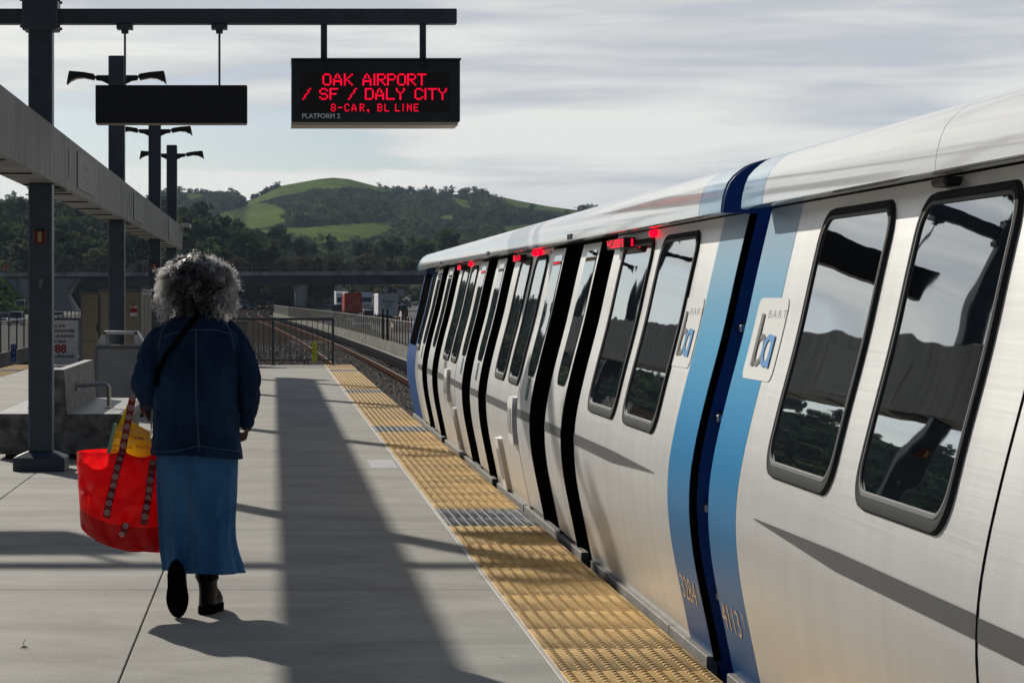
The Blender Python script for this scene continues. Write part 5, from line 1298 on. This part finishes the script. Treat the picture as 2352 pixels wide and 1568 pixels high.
white, silver, blackp, redp, bluep, greyp = vmat('car_white', (.8, .8, .8)), vmat('car_silver', (.32, .33, .34)), vmat('car_black', (.015, .015, .017)), vmat('car_red', (.16, .01, .015)), vmat('car_blue', (.03, .06, .12)), vmat('car_grey', (.10, .105, .11))
# left freeway
put(33, 305, white, 'white sport utility vehicle driving towards the camera at far left', suv=True, Hh=1.75, Wd=1.95)
put(9, 320, silver, 'silver car cut by the left picture edge beside the white vehicle')
put(46, 440, white, 'white delivery van behind the white sport utility vehicle, far left', name='van', Hh=2.4, Wd=2.0, L=5.6)
put(128, 330, silver, 'silver car half hidden by the thick column')
put(272, 505, white, 'white car on the left below the overpass') if False else None
# centre left, under the overpass
put(545, 515, silver, 'silver car leftmost under the bridge beside the curly hair')
put(562, 535, greyp, 'grey van like car just left of the dark pickup', name='van', Hh=2.1, L=5.2)
put(579, 500, silver, 'small silver saloon just left of the dark pickup')
put(604, 508, blackp, 'black pickup with amber lamps coming under the bridge', pickup=True, Hh=1.9, Wd=2.05, L=5.6, amber=True)
put(618, 530, greyp, 'grey car right behind the black pickup', suv=True, Hh=1.8)
# right freeway
put(850, 330, white, 'white vehicle roof showing just right of the red container', suv=True, Hh=1.75)
put(832, 265, white, 'white saloon roof behind the fence in front of the red container')
put(755, 270, white, 'white car roof behind the fence, left of the red container')
put(777, 390, blackp, 'black pickup beside the red container', pickup=True, Hh=2.0, Wd=2.1, face=1)
put(925, 400, redp, 'dark red vehicle right of the white trailer', suv=True, Hh=1.8, face=1)
put(700, 330, silver, 'silver car roof behind the fence below the bridge pier')
put(848, 520, silver, 'silver car in front of the white truck cab')
put(913, 560, silver, 'silver vehicle beyond the white trailer near the square sign', suv=True, Hh=1.7)
put(936, 600, greyp, 'grey car farthest right beside the train nose')
put(752, 620, white, 'white car on the ramp left of the trucks')
put(868, 560, bluep, 'blue car behind the white trailer') 
def lorry(px_, Y, kind, label, w=2.5, Lb=12.2, face=1):
    x, z = at(px_, Y), road_z(Y); e = empty('truck', (x, Y, z), label, 'truck', 'trucks on the freeway'); hw = w / 2
    zb = z + 1.25; zt = z + 4.05
    col = {'red': mat('container_red', (.55, .06, .03), .6, var=.15, scale=1.5), 'white': mat('trailer_white', (.72, .75, .80), .5, var=.06, scale=1), 'maroon': mat('container_maroon', (.16, .02, .02), .6, var=.1)}[kind]
    yb = Y if face > 0 else Y + 4.2
    b = MB(); b.box(x - hw, x + hw, yb, yb + Lb, zb, zt, 0, bev=.03); cg = b.build('cargo_box', col, e)
    if kind != 'white':
        b = MB(); k = yb + .3
        while k < yb + Lb - .2:
            for s in (-1, 1): b.box(x + s * (hw + .012) - .012, x + s * (hw + .012) + .012, k, k + .14, zb + .15, zt - .15)
            k += .3
        b.build('corrugation', col, cg)
    b = MB()
    for s in (-1, 1):
        for dx in (.25, .55): b.tube([(x + s * hw * dx * 1.4 * .9, yb - .04, zb + .1), (x + s * hw * dx * 1.4 * .9, yb - .04, zt - .1)], .03, 5)
    b.box(x - .012, x + .012, yb - .03, yb - .003, zb + .05, zt - .05)
    for s in (-1, 1): b.box(x + s * (hw - .06) - .06, x + s * (hw - .06) + .06, yb - .03, yb - .003, zb, zt)
    b.box(x - hw, x + hw, yb - .03, yb - .003, zt - .12, zt); b.build('door_bars', col, cg)
    b = MB(); b.box(x - hw * .5, x + hw * .5, yb + .1, yb + Lb + (3 if face > 0 else -.2), zb - .35, zb - .01); b.box(x - hw, x + hw, yb - .02, yb + .12, z + .55, z + .7); b.build('chassis', M['black'], e)
    wheels(e, w, [yb + 1.0, yb + 2.2, yb + Lb - 1.5], .5, (x, Y, z))
    if face < 0:
        yc = Y; b = MB()
        pr = [(0, .5), (0, 1.5), (.9, 1.75), (1.25, 2.9), (1.6, 3.75), (3.6, 3.9), (3.6, .6)]
        b.prism(pr, lambda a, h: (x - hw * .95, yc + a, z + h), lambda a, h: (x + hw * .95, yc + a, z + h)); fixn(b.build('cab', vmat('cab_white', (.8, .83, .86)), e))
        b = MB(); b.add([(x - hw * .85, yc + .90, z + 1.85), (x + hw * .85, yc + .90, z + 1.85), (x + hw * .8, yc + 1.20, z + 2.85), (x - hw * .8, yc + 1.20, z + 2.85)], [(0, 1, 2, 3)]); b.build('windscreen', GL, e)
        b = MB(); b.box(x - hw * .5, x + hw * .5, yc - .03, yc - .002, z + .6, z + 1.45); b.build('grille', M['steel'], e)
        for s in (-1, 1): b = MB(); b.box(x + s * hw * .78 - .15, x + s * hw * .78 + .15, yc - .04, yc - .002, z + .85, z + 1.1); b.build('headlight', HL, e)
        wheels(e, w, [yc + 1.2], .5, (x, Y, z))
    else:
        yc = yb + Lb + .5; b = MB(); b.box(x - hw * .95, x + hw * .95, yc, yc + 2.6, z + .6, z + 3.6, 0, bev=.1); b.build('cab', vmat('cab_dark', (.1, .1, .12)), e); wheels(e, w, [yc + 1.4], .5, (x, Y, z))
    return e, x, yb, zb, zt
e, x, yb, zb, zt = lorry(811.5, 343, 'red', 'truck carrying a bright red container with closed rear doors')
b = MB()
for dx, dz, w_, h_ in ((-.55, 1.95, .35, .12), (-.5, .95, .2, .16), (-.2, .95, .16, .14), (.35, 1.3, .3, .1), (.4, .9, .3, .1), (.4, 1.7, .3, .12), (.75, 2.1, .3, .08), (-.2, .55, .25, .12), (-.7, .4, .15, .3), (.8, 1.4, .2, .3)): b.box(x + dx - w_ / 2, x + dx + w_ / 2, yb - .034, yb - .0305, zb + dz, zb + dz + h_)
b.build('placard', mat('placard', (.45, .4, .38), .6), e)
e, x, yb, zb, zt = lorry(891, 305, 'white', 'white box trailer with dark lettering on its rear doors', face=1)
tw = mat('trailer_ink', (.06, .07, .10), .6)
for s_, dz, sz in (('BABA', 1.6, .62), ('LINES', 1.2, .42), ('800-700-4000', .92, .2)): text('trailer_text', s_, (lambda dz: lambda u, v: (x + .05 + u, yb - .034, zb + dz + v))(dz), tw, e, size=sz, align='CENTER')
lorry(787, 470, 'white', 'white truck cab with pale trailer behind the red container', face=-1)
lorry(842, 490, 'maroon', 'white truck cab pulling a dark red container, between both trailers', face=-1)
# heap on right
hp = empty('covered_load', (at(925, 250), 250, road_z(250)), 'red and white tarpaulin load behind the fence next to the train nose', 'tarpaulin load')
b = MB(); c0 = (at(922, 250), 250, road_z(250)); rg = []
for i, (z, r) in enumerate(((0, 1.1), (.5, 1.2), (1.0, .9), (1.35, .55), (1.6, .2))): rg.append([(c0[0] + r * math.cos(a) * (1 + .15 * math.sin(3 * a + i)), c0[1] + r * math.sin(a), c0[2] + z + .1 * math.sin(5 * a + i)) for a in np.linspace(0, 2 * math.pi, 18, endpoint=False)])
b.loft(rg); b.build('tarpaulin', mat('tarp', (.45, .04, .04), .6, scale=1.2, col2=(.6, .58, .55), ramp=(.47, .53)), hp)
# road signs on right
def roadsign(px_, Y, ytop, w_, h_, label, diamond=False):
    x = at(px_, Y); z0 = road_z(Y); zt = H - (ytop - VY) * Y / F; e = empty('road_sign', (x, Y, z0), label, 'road sign')
    b = MB(); b.tube([(x, Y, z0), (x, Y, zt)], .07, 6); b.build('sign_post', M['slate'], e)
    b = MB()
    if diamond: b.prism([(0, -w_), (w_, 0), (0, w_), (-w_, 0)], lambda a, c: (x + a, Y - .12, zt - w_ + c), lambda a, c: (x + a, Y - .08, zt - w_ + c)); fixn(b.build('sign_panel', mat('sign_pale', (.30, .33, .34), .5), e))
    else: b.box(x - w_ / 2, x + w_ / 2, Y - .12, Y - .08, zt - h_, zt); b.build('sign_panel', mat('sign_pale2', (.34, .38, .40), .5), e)
roadsign(885, 480, 657.5, .75, 1, 'diamond shaped road sign standing above the white trailer', True); roadsign(921, 480, 664, .0 + 1.5, 1.4, 'square pale road sign beside the train nose'); roadsign(778, 520, 658, 1.7, 1.6, 'pale road sign on a pole right of the bridge pier')
# concrete medians on the freeway
for i, (xa, ya, xb, yb_, lab) in enumerate(((16, 300, 34, 640, 'low concrete median between the lanes behind the red container'), (24, 330, 60, 640, 'second concrete median wall beyond the white trailer'))):
    b = MB(); rg = []
    for t in np.linspace(0, 1, 14): x = xa + (xb - xa) * t; y = ya + (yb_ - ya) * t; z = road_z(y); rg.append([(x - .3, y, z - .1), (x - .1, y, z + .9), (x + .1, y, z + .9), (x + .3, y, z - .1)])
    b.loft(rg); o = b.build('median_barrier', M['conc_light']); tag(o, lab, 'barrier')

# ---------------- far left: building, mast, berm ----------------
bd = empty('building', (at(-20, 600), 600, 5), 'low flat roofed tan building above the green bank at far left', 'building')
def zpx(y, Y): return H - (y - VY) * Y / F
x0b, x1b = at(-260, 600), at(67, 600); zt = zpx(573, 600); z0 = zpx(634, 600)
b = MB(); b.box(x0b, x1b, 600, 640, z0 - 4, zt, 0); b.build('wall', mat('building_wall', (.15, .13, .13), .8, var=.1, scale=.3), bd)
b = MB(); b.box(x0b - .3, x1b + .3, 599.6, 640.3, zt + .003, zt + .5); b.build('parapet', mat('building_trim', (.11, .10, .10), .8), bd)
for a, c, u, v in ((0, 8, 584, 606), (36, 60, 604, 628), (-60, -20, 584, 606), (-120, -80, 584, 606)):
    b = MB(); b.box(at(a, 600), at(c, 600), 599.9, 600.05, zpx(v, 600), zpx(u, 600)); b.build('window', GL, bd)
b = MB(); b.box(at(15, 600), at(28, 600), 599.8, 600, zpx(599, 600), zpx(596, 600)); b.box(x0b + 2, x0b + 5, 603, 606, zt, zt + 1.5); b.box(at(22, 600), at(27, 600), 603, 605, zt, zt + 1.2); b.build('roof_unit', M['steel'], bd)
for a, lab in ((10, 'orange roadwork post left of its twin by the tan building'), (18, 'orange roadwork post right of its twin by the tan building')):
    e = empty('traffic_post', (at(a, 520), 520, zpx(628, 520)), lab, 'traffic post')
    b = MB(); b.tube([(at(a, 520), 520, zpx(628, 520)), (at(a, 520), 520, zpx(606, 520))], .18, 8); b.build('post_body', mat('orange_paint', (.5, .08, .02), .5), e)
    b = MB(); b.tube([(at(a, 520), 520, zpx(640, 520)), (at(a, 520), 520, zpx(628, 520))], .3, 8); b.build('post_foot', M['black'], e)
e = empty('street_sign', (at(13, 515), 515, zpx(640, 515)), 'small green street sign below the orange posts', 'street sign'); b = MB(); b.box(at(7, 515), at(18, 515), 515, 515.1, zpx(629, 515), zpx(620, 515)); b.build('sign_panel', mat('sign_green', (.02, .16, .08), .5), e); b = MB(); b.tube([(at(13, 515), 515.1, zpx(660, 515)), (at(13, 515), 515.1, zpx(629, 515))], .06, 5); b.build('sign_post', M['slate'], e)
# berm
def bermz(x, y): 
    t = min(1, max(0, (y - 370) / 110)); return road_z(y) - .1 + 7.0 * t * t * (3 - 2 * t) * min(1, max(0, (-x - 47) / 9)) ** 1.5
bx = list(np.linspace(-260, -80, 20)) + list(np.linspace(-78, -44, 40)); by_ = list(np.linspace(365, 497, 40))
M['bermgrass'] = mat('bank_grass', (.05, .09, .015), 1, spec=0, scale=.3, col2=(.11, .17, .03), bump=1, bscale=2)
sheet('green_bank', bx, by_, bermz, M['bermgrass'])
# mast light
e = empty('light_mast', (at(68, 260), 260, -2.3), 'thin tall grey light mast left of the thick column', 'light mast')
xm = at(68, 260); b = MB(); b.tube([(xm, 260, -2.3), (xm, 260, zpx(450, 260))], [.14, .09], 8); b.build('mast', M['gray_paint'], e)
b = MB(); b.box(xm - .45, xm + .3, 259.9, 260.1, zpx(448.5, 260), zpx(445.5, 260)); b.tube([(xm, 260, zpx(450, 260)), (xm, 260, zpx(440, 260))], .03, 4); b.build('lamp_bar', M['gray_paint'], e)

# ---------------- hills ----------------
def ip(x, pts): return float(np.interp(x, [p[0] for p in pts], [p[1] for p in pts]))
def noise1(x, s, ph): return math.sin(x * s + ph) * .5 + math.sin(x * s * 2.3 + ph * 1.7) * .3 + math.sin(x * s * 5.1 + ph * .6) * .2
RIDGE = [(-2600, 430), (-1500, 410), (-900, 440), (-400, 450), (-100, 455), (60, 462), (200, 470), (330, 472), (375, 446), (430, 441), (500, 446), (540, 449), (565, 463), (600, 447), (640, 428), (700, 417), (735, 411), (765, 408), (800, 411), (850, 424), (900, 438), (960, 444), (1000, 447), (1060, 446), (1100, 450), (1150, 452), (1200, 463), (1260, 474), (1320, 482), (1400, 492), (1500, 500), (1700, 520), (2000, 540), (2600, 560), (3800, 600)]
HY0, HY1 = 980, 2500
def hill_row(xp, v):
    """picture row of the hill surface at column xp and depth fraction v"""
    foot = 645; r = ip(xp, RIDGE)
    return foot + (r - foot) * (v ** .85) + 2.5 * noise1(xp, .021, v * 9) * math.sin(math.pi * v)
def hill_pt(xp, v):
    Y = HY0 + (HY1 - HY0) * v; return Vector((at(xp, Y), Y, zpx(hill_row(xp, v), Y)))
def inpoly(x, y, poly):
    c = False; j = len(poly) - 1
    for i in range(len(poly)):
        if (poly[i][1] > y) != (poly[j][1] > y) and x < (poly[j][0] - poly[i][0]) * (y - poly[i][1]) / (poly[j][1] - poly[i][1]) + poly[i][0]: c = not c
        j = i
    return c
GREEN = [[(500, 492), (530, 481), (570, 472), (605, 468), (640, 474), (660, 492), (650, 512), (610, 524), (560, 527), (520, 520), (500, 505)],
         [(585, 531), (640, 526), (700, 522), (800, 514), (908, 509), (900, 522), (880, 535), (850, 546), (800, 552), (745, 560), (700, 556), (660, 545), (620, 538)],
         [(560, 470), (600, 447), (640, 428), (700, 417), (765, 408), (800, 411), (850, 424), (905, 439), (880, 440), (840, 432), (800, 428), (760, 434), (720, 432), (690, 444), (640, 452), (600, 464), (575, 476)],
         [(430, 443), (452, 440), (475, 443), (462, 452), (440, 458), (428, 453)], [(1140, 449), (1160, 452), (1200, 464), (1260, 474), (1330, 484), (1320, 490), (1250, 482), (1190, 476), (1150, 462)], [(1000, 498), (1050, 494), (1066, 497), (1030, 503)], [(905, 566), (925, 570), (940, 580), (922, 578)], [(1040, 452), (1075, 462), (1085, 480), (1060, 474), (1045, 464)], [(1150, 520), (1240, 512), (1290, 520), (1220, 536), (1160, 534)], [(1000, 530), (1030, 533), (1050, 545), (1015, 542)]]
def green(x, y): return any(inpoly(x, y, p) for p in GREEN)
xs_ = np.r_[np.arange(-2600, -60, 60), np.arange(-60, 1420, 7), np.arange(1420, 3800, 70)]; vs_ = np.linspace(0, 1, 76)
V_ = []; mi = []; Q = []
for v in vs_:
    for x in xs_: V_.append(hill_pt(x, v))
nx_ = len(xs_)
for k, (dy, dz) in enumerate(((160, .86), (500, .4), (1200, 0))):
    for x in xs_: p = hill_pt(x, 1.0); V_.append(Vector((p.x, p.y + dy, p.z * dz - (4 if k == 2 else 0))))
for j in range(len(vs_) + 2):
    for i in range(nx_ - 1):
        Q.append((j * nx_ + i, j * nx_ + i + 1, (j + 1) * nx_ + i + 1, (j + 1) * nx_ + i))
        if j < len(vs_) - 1: mi.append(0 if green((xs_[i] + xs_[i + 1]) / 2, hill_row(xs_[i], (vs_[j] + vs_[j + 1]) / 2)) else 1)
        else: mi.append(1)
hl = raw_mesh('hills', V_, Q, [M['grass'], M['brush']], mi=mi, smooth=True); hl['kind'] = 'structure'
# nearer wooded slope on the left
RID2 = [(-2600, 250), (-1600, 270), (-900, 300), (-420, 370), (-150, 440), (0, 492), (120, 492), (330, 505), (430, 520), (520, 545), (600, 572), (660, 600), (720, 632), (760, 640)]
def slope_row(xp, v): foot = 650; return foot + (ip(xp, RID2) - foot) * v ** .9
def slope_pt(xp, v): Y = 560 + 380 * v; return Vector((at(xp, Y), Y, zpx(slope_row(xp, v), Y)))
xs2 = np.r_[np.arange(-2600, 0, 100), np.arange(0, 780, 20)]; vs2 = np.linspace(0, 1, 16); V_ = [slope_pt(x, v) for v in vs2 for x in xs2]; n2_ = len(xs2)
for x in xs2: p = slope_pt(x, 1); V_.append(Vector((p.x, p.y + 60, p.z * .6 - 4)))
Q = [(j * n2_ + i, j * n2_ + i + 1, (j + 1) * n2_ + i + 1, (j + 1) * n2_ + i) for j in range(16) for i in range(n2_ - 1)]
o = raw_mesh('wooded_slope', V_, Q, M['brush'], smooth=True); o['kind'] = 'structure'

# ---------------- trees ----------------
def foliage(n, sx, sz, clumps, leaf, seed, shape='round', quads=True):
    """leaf faces scattered in clumps through a crown centred at the origin, radius sx, half height sz"""
    g = np.random.default_rng(seed); cs = []
    for k in range(clumps):
        while True:
            d = g.normal(size=3); d /= np.linalg.norm(d); r = g.random() ** .45
            p = d * r * np.array([sx * .78, sx * .78, sz * .8])
            if shape == 'cone' and (abs(p[0]) + abs(p[1])) * .8 > sx * (1.0 - (p[2] + sz) / (2.2 * sz)) + .05 * sx: continue
            break
        cs.append((p, (.20 + .24 * g.random()) * sx))
    per = n // clumps; C0 = []; D0 = []
    for p, r in cs:
        d = g.normal(size=(per, 3)); d /= np.linalg.norm(d, axis=1)[:, None]; rr = r * (.55 + .5 * g.random(per))[:, None]
        q = p + d * rr * np.array([1.1, 1.1, .8]); C0.append(q); D0.append(d + p / sx * .6)
    Cn = np.concatenate(C0); m = len(Cn)
    nn = np.concatenate(D0); nn = nn / np.linalg.norm(nn, axis=1)[:, None] + g.normal(size=(m, 3)) * .38; nn /= np.linalg.norm(nn, axis=1)[:, None]; a = np.cross(nn, g.normal(size=(m, 3))); a /= np.linalg.norm(a, axis=1)[:, None]; b_ = np.cross(nn, a)
    s = leaf * (.6 + .8 * g.random(m))[:, None]
    Vx = np.stack([Cn - a * s, Cn + b_ * s * .6, Cn + a * s, Cn - b_ * s * .6], 1).reshape(-1, 3)
    return Vx, np.arange(m * 4).reshape(-1, 4)
FOL = [mat('foliage_dark', (.014, .030, .015), .9, spec=.05, scale=.35, col2=(.042, .070, .030), trans=.22), mat('foliage_olive', (.032, .052, .022), .9, spec=.05, scale=.35, col2=(.078, .110, .040), trans=.25), mat('foliage_brown', (.045, .035, .020), .9, spec=.05, scale=.35, col2=(.085, .065, .035), trans=.2), mat('foliage_bright', (.06, .10, .02), .9, spec=.05, scale=.4, col2=(.12, .17, .035), trans=.35)]
BARK = mat('bark', (.04, .032, .025), .9, var=.2, scale=3)
PROT = {}
def proto(kind, vi, fm):
    key = (kind, vi, fm)
    if key in PROT: return PROT[key]
    Hh = 1.0
    if kind == 'round': Vx, Fx = foliage(1300, .42, .40, 26, .045, 10 + vi); Vx[:, 2] += .62
    elif kind == 'poplar': Vx, Fx = foliage(1100, .17, .47, 24, .035, 40 + vi); Vx[:, 2] += .53
    else: Vx, Fx = foliage(1200, .32, .46, 26, .04, 70 + vi, shape='cone'); Vx[:, 2] += .54
    me = raw_mesh('crown', Vx, Fx, FOL[fm]); b = MB(); b.tube([(0, 0, -.08), (.01, 0, .2), (.0, .01, .5), (0, 0, .75)], [.035, .026, .018, .006], 7)
    g = random.Random(vi)
    for k in range(6):
        a = g.random() * 6.28; z = .25 + .08 * k; r = (.3 if kind != 'poplar' else .1); b.tube([(0, 0, z), (r * .5 * math.cos(a), r * .5 * math.sin(a), z + .1), (r * math.cos(a), r * math.sin(a), z + .22)], [.015, .009, .003], 5)
    tr = b.build('trunk', BARK)
    bpy.data.objects.remove(me if False else bpy.data.objects[me.name], do_unlink=True) if False else None
    cm, tm = me.data, tr.data; bpy.data.objects.remove(me); bpy.data.objects.remove(tr)
    PROT[key] = (cm, tm); return PROT[key]
def tree(loc, h, kind, fm, label, group=None, wd=1.0, name='tree'):
    cm, tm = proto(kind, random.randrange(4), fm)
    e = bpy.data.objects.new(name, None); C.objects.link(e); e.location = loc; tag(e, label, 'tree', group)
    e.rotation_euler = (0, 0, random.random() * 6.28); e.scale = (h * wd, h * wd, h)
    for n_, me in (('crown', cm), ('trunk', tm)): o = bpy.data.objects.new(n_, me); C.objects.link(o); o.parent = e
    return e
def wood(name, pts, label, fm_list, leafn=90, seed=5, leaf=.075):
    """many distant crowns as one mass: pts = (x,y,z,width,height,material)"""
    protos = [foliage(leafn, .5, .5, 9, leaf, seed + k) for k in range(6)]
    Vs = []; Fs = []; ms = []; off = 0
    for (x, y, z, w, h, m) in pts:
        Vx, Fx = protos[random.randrange(6)]; a = random.random() * 6.28; c, s = math.cos(a), math.sin(a)
        V2 = np.empty_like(Vx); V2[:, 0] = (Vx[:, 0] * c - Vx[:, 1] * s) * w + x; V2[:, 1] = (Vx[:, 0] * s + Vx[:, 1] * c) * w + y; V2[:, 2] = Vx[:, 2] * h + z + h * .42
        Vs.append(V2); Fs.append(Fx + off); ms.append(np.full(len(Fx), m)); off += len(V2)
    ob = raw_mesh(name, np.concatenate(Vs), np.concatenate(Fs), fm_list, mi=np.concatenate(ms)); tag(ob, label, 'woodland', kind='stuff'); return ob
# oak wood over the far hills (one mass)
pts = []
for k in range(4300):
    xp = random.uniform(-60, 1400) if k < 3500 else random.uniform(-2400, 100); v = random.uniform(0.02, 1) ** .9
    y = hill_row(xp, v)
    hp = 9 * F / (HY0 + (HY1 - HY0) * v)
    if any(green(xp + dx, y - dy) for dx in (-6, 0, 6) for dy in (0, hp * .4, hp * .8)): continue
    if y < ip(xp, RIDGE) + 3 and random.random() < .45: continue
    p = hill_pt(xp, v); w = random.uniform(8, 19); pts.append((p.x, p.y, p.z - 1, w, w * random.uniform(.65, .95), random.choice([0, 0, 1, 1, 2])))
for k in range(70): # scattered oaks on the ridge line
    xp = random.choice([random.uniform(870, 1110), random.uniform(370, 560), random.uniform(580, 640)]); p = hill_pt(xp, .99); w = random.uniform(7, 11); pts.append((p.x, p.y, p.z - 1, w, w * .8, 0))
wood('hillside_wood', pts, 'dark oak woodland covering the folds of the far hills', [FOL[0], FOL[1], mat('foliage_grey_green', (.06, .085, .038), .95, spec=0, scale=.1, col2=(.11, .14, .06), trans=.25)], leafn=210)
# mass of trees on the near wooded slope; the largest are built one by one below
pts = []
for k in range(700):
    xp = random.uniform(-2500, -80) if k < 450 else random.uniform(-80, 600); v = random.uniform(0, 1); p = slope_pt(xp, v); w = random.uniform(6, 10) * (1.5 if xp < -80 else 1); pts.append((p.x, p.y, p.z - 1, w, w * random.uniform(.9, 1.5), random.choice([0, 0, 1])))
wood('slope_wood', pts, 'dense dark woodland filling the slope behind the building and bridge', [FOL[0], FOL[1]], leafn=320, seed=31)
cnt = 0
lowers = []
for k in range(150):
    xp = random.uniform(-60, 640); v = random.uniform(0, 1) ** .8; p = slope_pt(xp, v)
    fm = random.choice([0, 0, 0, 1]); h = random.uniform(8, 13)
    lab = 'dark evergreen tree in the dense wood on the near left slope' if fm == 0 else 'olive green tree in the dense wood on the near left slope'
    tree((p.x, p.y, p.z - .5), h, random.choice(['round', 'round', 'cone']), fm, lab, 'trees of the near left wooded slope', wd=random.uniform(.8, 1.0))
# belt right behind the bridge
for k in range(70):
    xp = random.uniform(300, 1060); Y = random.uniform(540, 800); y = random.uniform(600, 632) if xp > 640 else random.uniform(590, 630)
    h = random.uniform(6, 10); fm = random.choice([2, 2, 2, 1, 0]); z = zpx(y, Y) - .2
    z = min(z, zpx(y, Y)); base = zpx(640, Y)
    tree((at(xp, Y), Y, base - 1), max(6, zpx(y, Y) - base + 3), 'round', fm, {2: 'bare brownish tree in the belt behind the bridge', 1: 'olive tree in the belt behind the bridge', 0: 'dark tree in the belt behind the bridge'}[fm], 'belt of trees behind the bridge', wd=random.uniform(.8, 1.3))
def big(xp, Y, ytop, ybase, kind, fm, wpx, label, group=None):
    h = (ybase - ytop) * Y / F; w = wpx * Y / F; base_w = {'round': .84, 'poplar': .34, 'cone': .62}[kind]
    return tree((at(xp, Y), Y, zpx(ybase, Y)), h / (1.02), kind, fm, label, group, wd=w / (h * base_w))
big(757, 900, 529, 592, 'poplar', 0, 24, 'tall narrow poplar standing before the bright green meadow')
big(718, 860, 553, 600, 'round', 0, 30, 'round dark tree just left of the poplar')
big(640, 800, 518, 620, 'round', 0, 70, 'large dark spreading tree at the left end of the bright meadow')
big(690, 800, 545, 615, 'round', 0, 50, 'dark tree between the spreading tree and the round one')
big(835, 880, 546, 612, 'round', 0, 60, 'dark broad tree right of the poplar below the meadow')
big(900, 860, 540, 615, 'round', 0, 75, 'wide dark tree group crown right of the meadow')
big(965, 850, 535, 618, 'round', 1, 80, 'greyish green tree above the train nose'); big(1030, 850, 520, 600, 'round', 1, 80, 'grey green tree farther right above the train roof')
big(872, 870, 556, 620, 'round', 1, 40, 'olive tree between the two broad dark trees')
big(663, 620, 601, 632, 'poplar', 0, 14, 'small dark column tree behind the bridge fence, left'); big(745, 620, 607, 632, 'poplar', 0, 12, 'small dark column tree behind the bridge fence, middle')
big(500, 640, 488, 640, 'round', 0, 110, 'huge dark tree crown left of the green knoll, nearest the bridge'); big(560, 660, 530, 640, 'round', 0, 90, 'broad dark tree right of the huge crown above the bridge'); big(430, 640, 480, 640, 'round', 1, 100, 'tall sunlit tree beside the end of the concrete beam')
big(150, 560, 575, 640, 'cone', 1, 60, 'conical olive tree right of the thick column'); big(235, 570, 560, 640, 'round', 1, 90, 'pale olive tree left of the second column'); big(320, 570, 590, 640, 'cone', 1, 50, 'pale olive conical tree between the second and third columns')
# shrubs on the bank
shr = mat('shrub_leaf', (.022, .05, .012), .9, spec=.05, scale=.5, col2=(.07, .12, .03), trans=.3)
sv_ = foliage(700, .5, .42, 16, .06, 5); sm = raw_mesh('shrub', sv_[0] + np.array([0, 0, .4]), sv_[1], shr); smd = sm.data; bpy.data.objects.remove(sm)
for k in range(70):
    y = random.uniform(425, 480); x = (random.uniform(-60, 62) - VX) * y / F; s = random.uniform(1.5, 3.0)
    o = bpy.data.objects.new('shrub', smd); C.objects.link(o); o.location = (x, y, bermz(x, y) - .2); o.scale = (s * 1.2, s * 1.2, s); o.rotation_euler.z = random.random() * 6; tag(o, 'bright green leafy shrub on the grassy bank at far left', 'shrub', 'shrubs on the left bank')
# wood behind the bridge openings (dark backdrop of brush)
pts = []
for k in range(260):
    x = random.uniform(-45, 90); y = random.uniform(547, 554) if x < 6 else random.uniform(700, 790)
    w = random.uniform(3, 6) * (1 if x < 6 else 1.4); pts.append((x if x < 6 else x * 1.4, y, random.uniform(-1, 4.2) if x < 6 else road_z(y) + random.uniform(-.5, 3), w, w * .8, random.choice([0, 0, 1])))
wood('bank_scrub', pts, 'dark scrub on the bank behind the bridge opening', [FOL[0], FOL[2]], leafn=160, seed=77)
# car on the bridge
car((at(290, 506), 506, 6.02 + oz(at(290, 506))), silver, 'pale car driving across the bridge left of the third column', face=-1)
# ---------------- air ----------------
hz_m = bpy.data.materials.new('haze_air'); hz_m.use_nodes = True; t = hz_m.node_tree; t.nodes.clear()
o_ = N(t, 'ShaderNodeOutputMaterial'); v_ = N(t, 'ShaderNodeVolumePrincipled'); v_.inputs['Color'].default_value = (.55, .72, .95, 1); v_.inputs['Density'].default_value = .00008; v_.inputs['Anisotropy'].default_value = 0
t.links.new(v_.outputs[0], o_.inputs['Volume'])
b = MB(); b.box(-3050, 3050, -1050, 4250, -6, 300); hz = b.build('haze', hz_m); tag(hz, 'thin bluish air in front of the far hills', 'haze', kind='stuff')
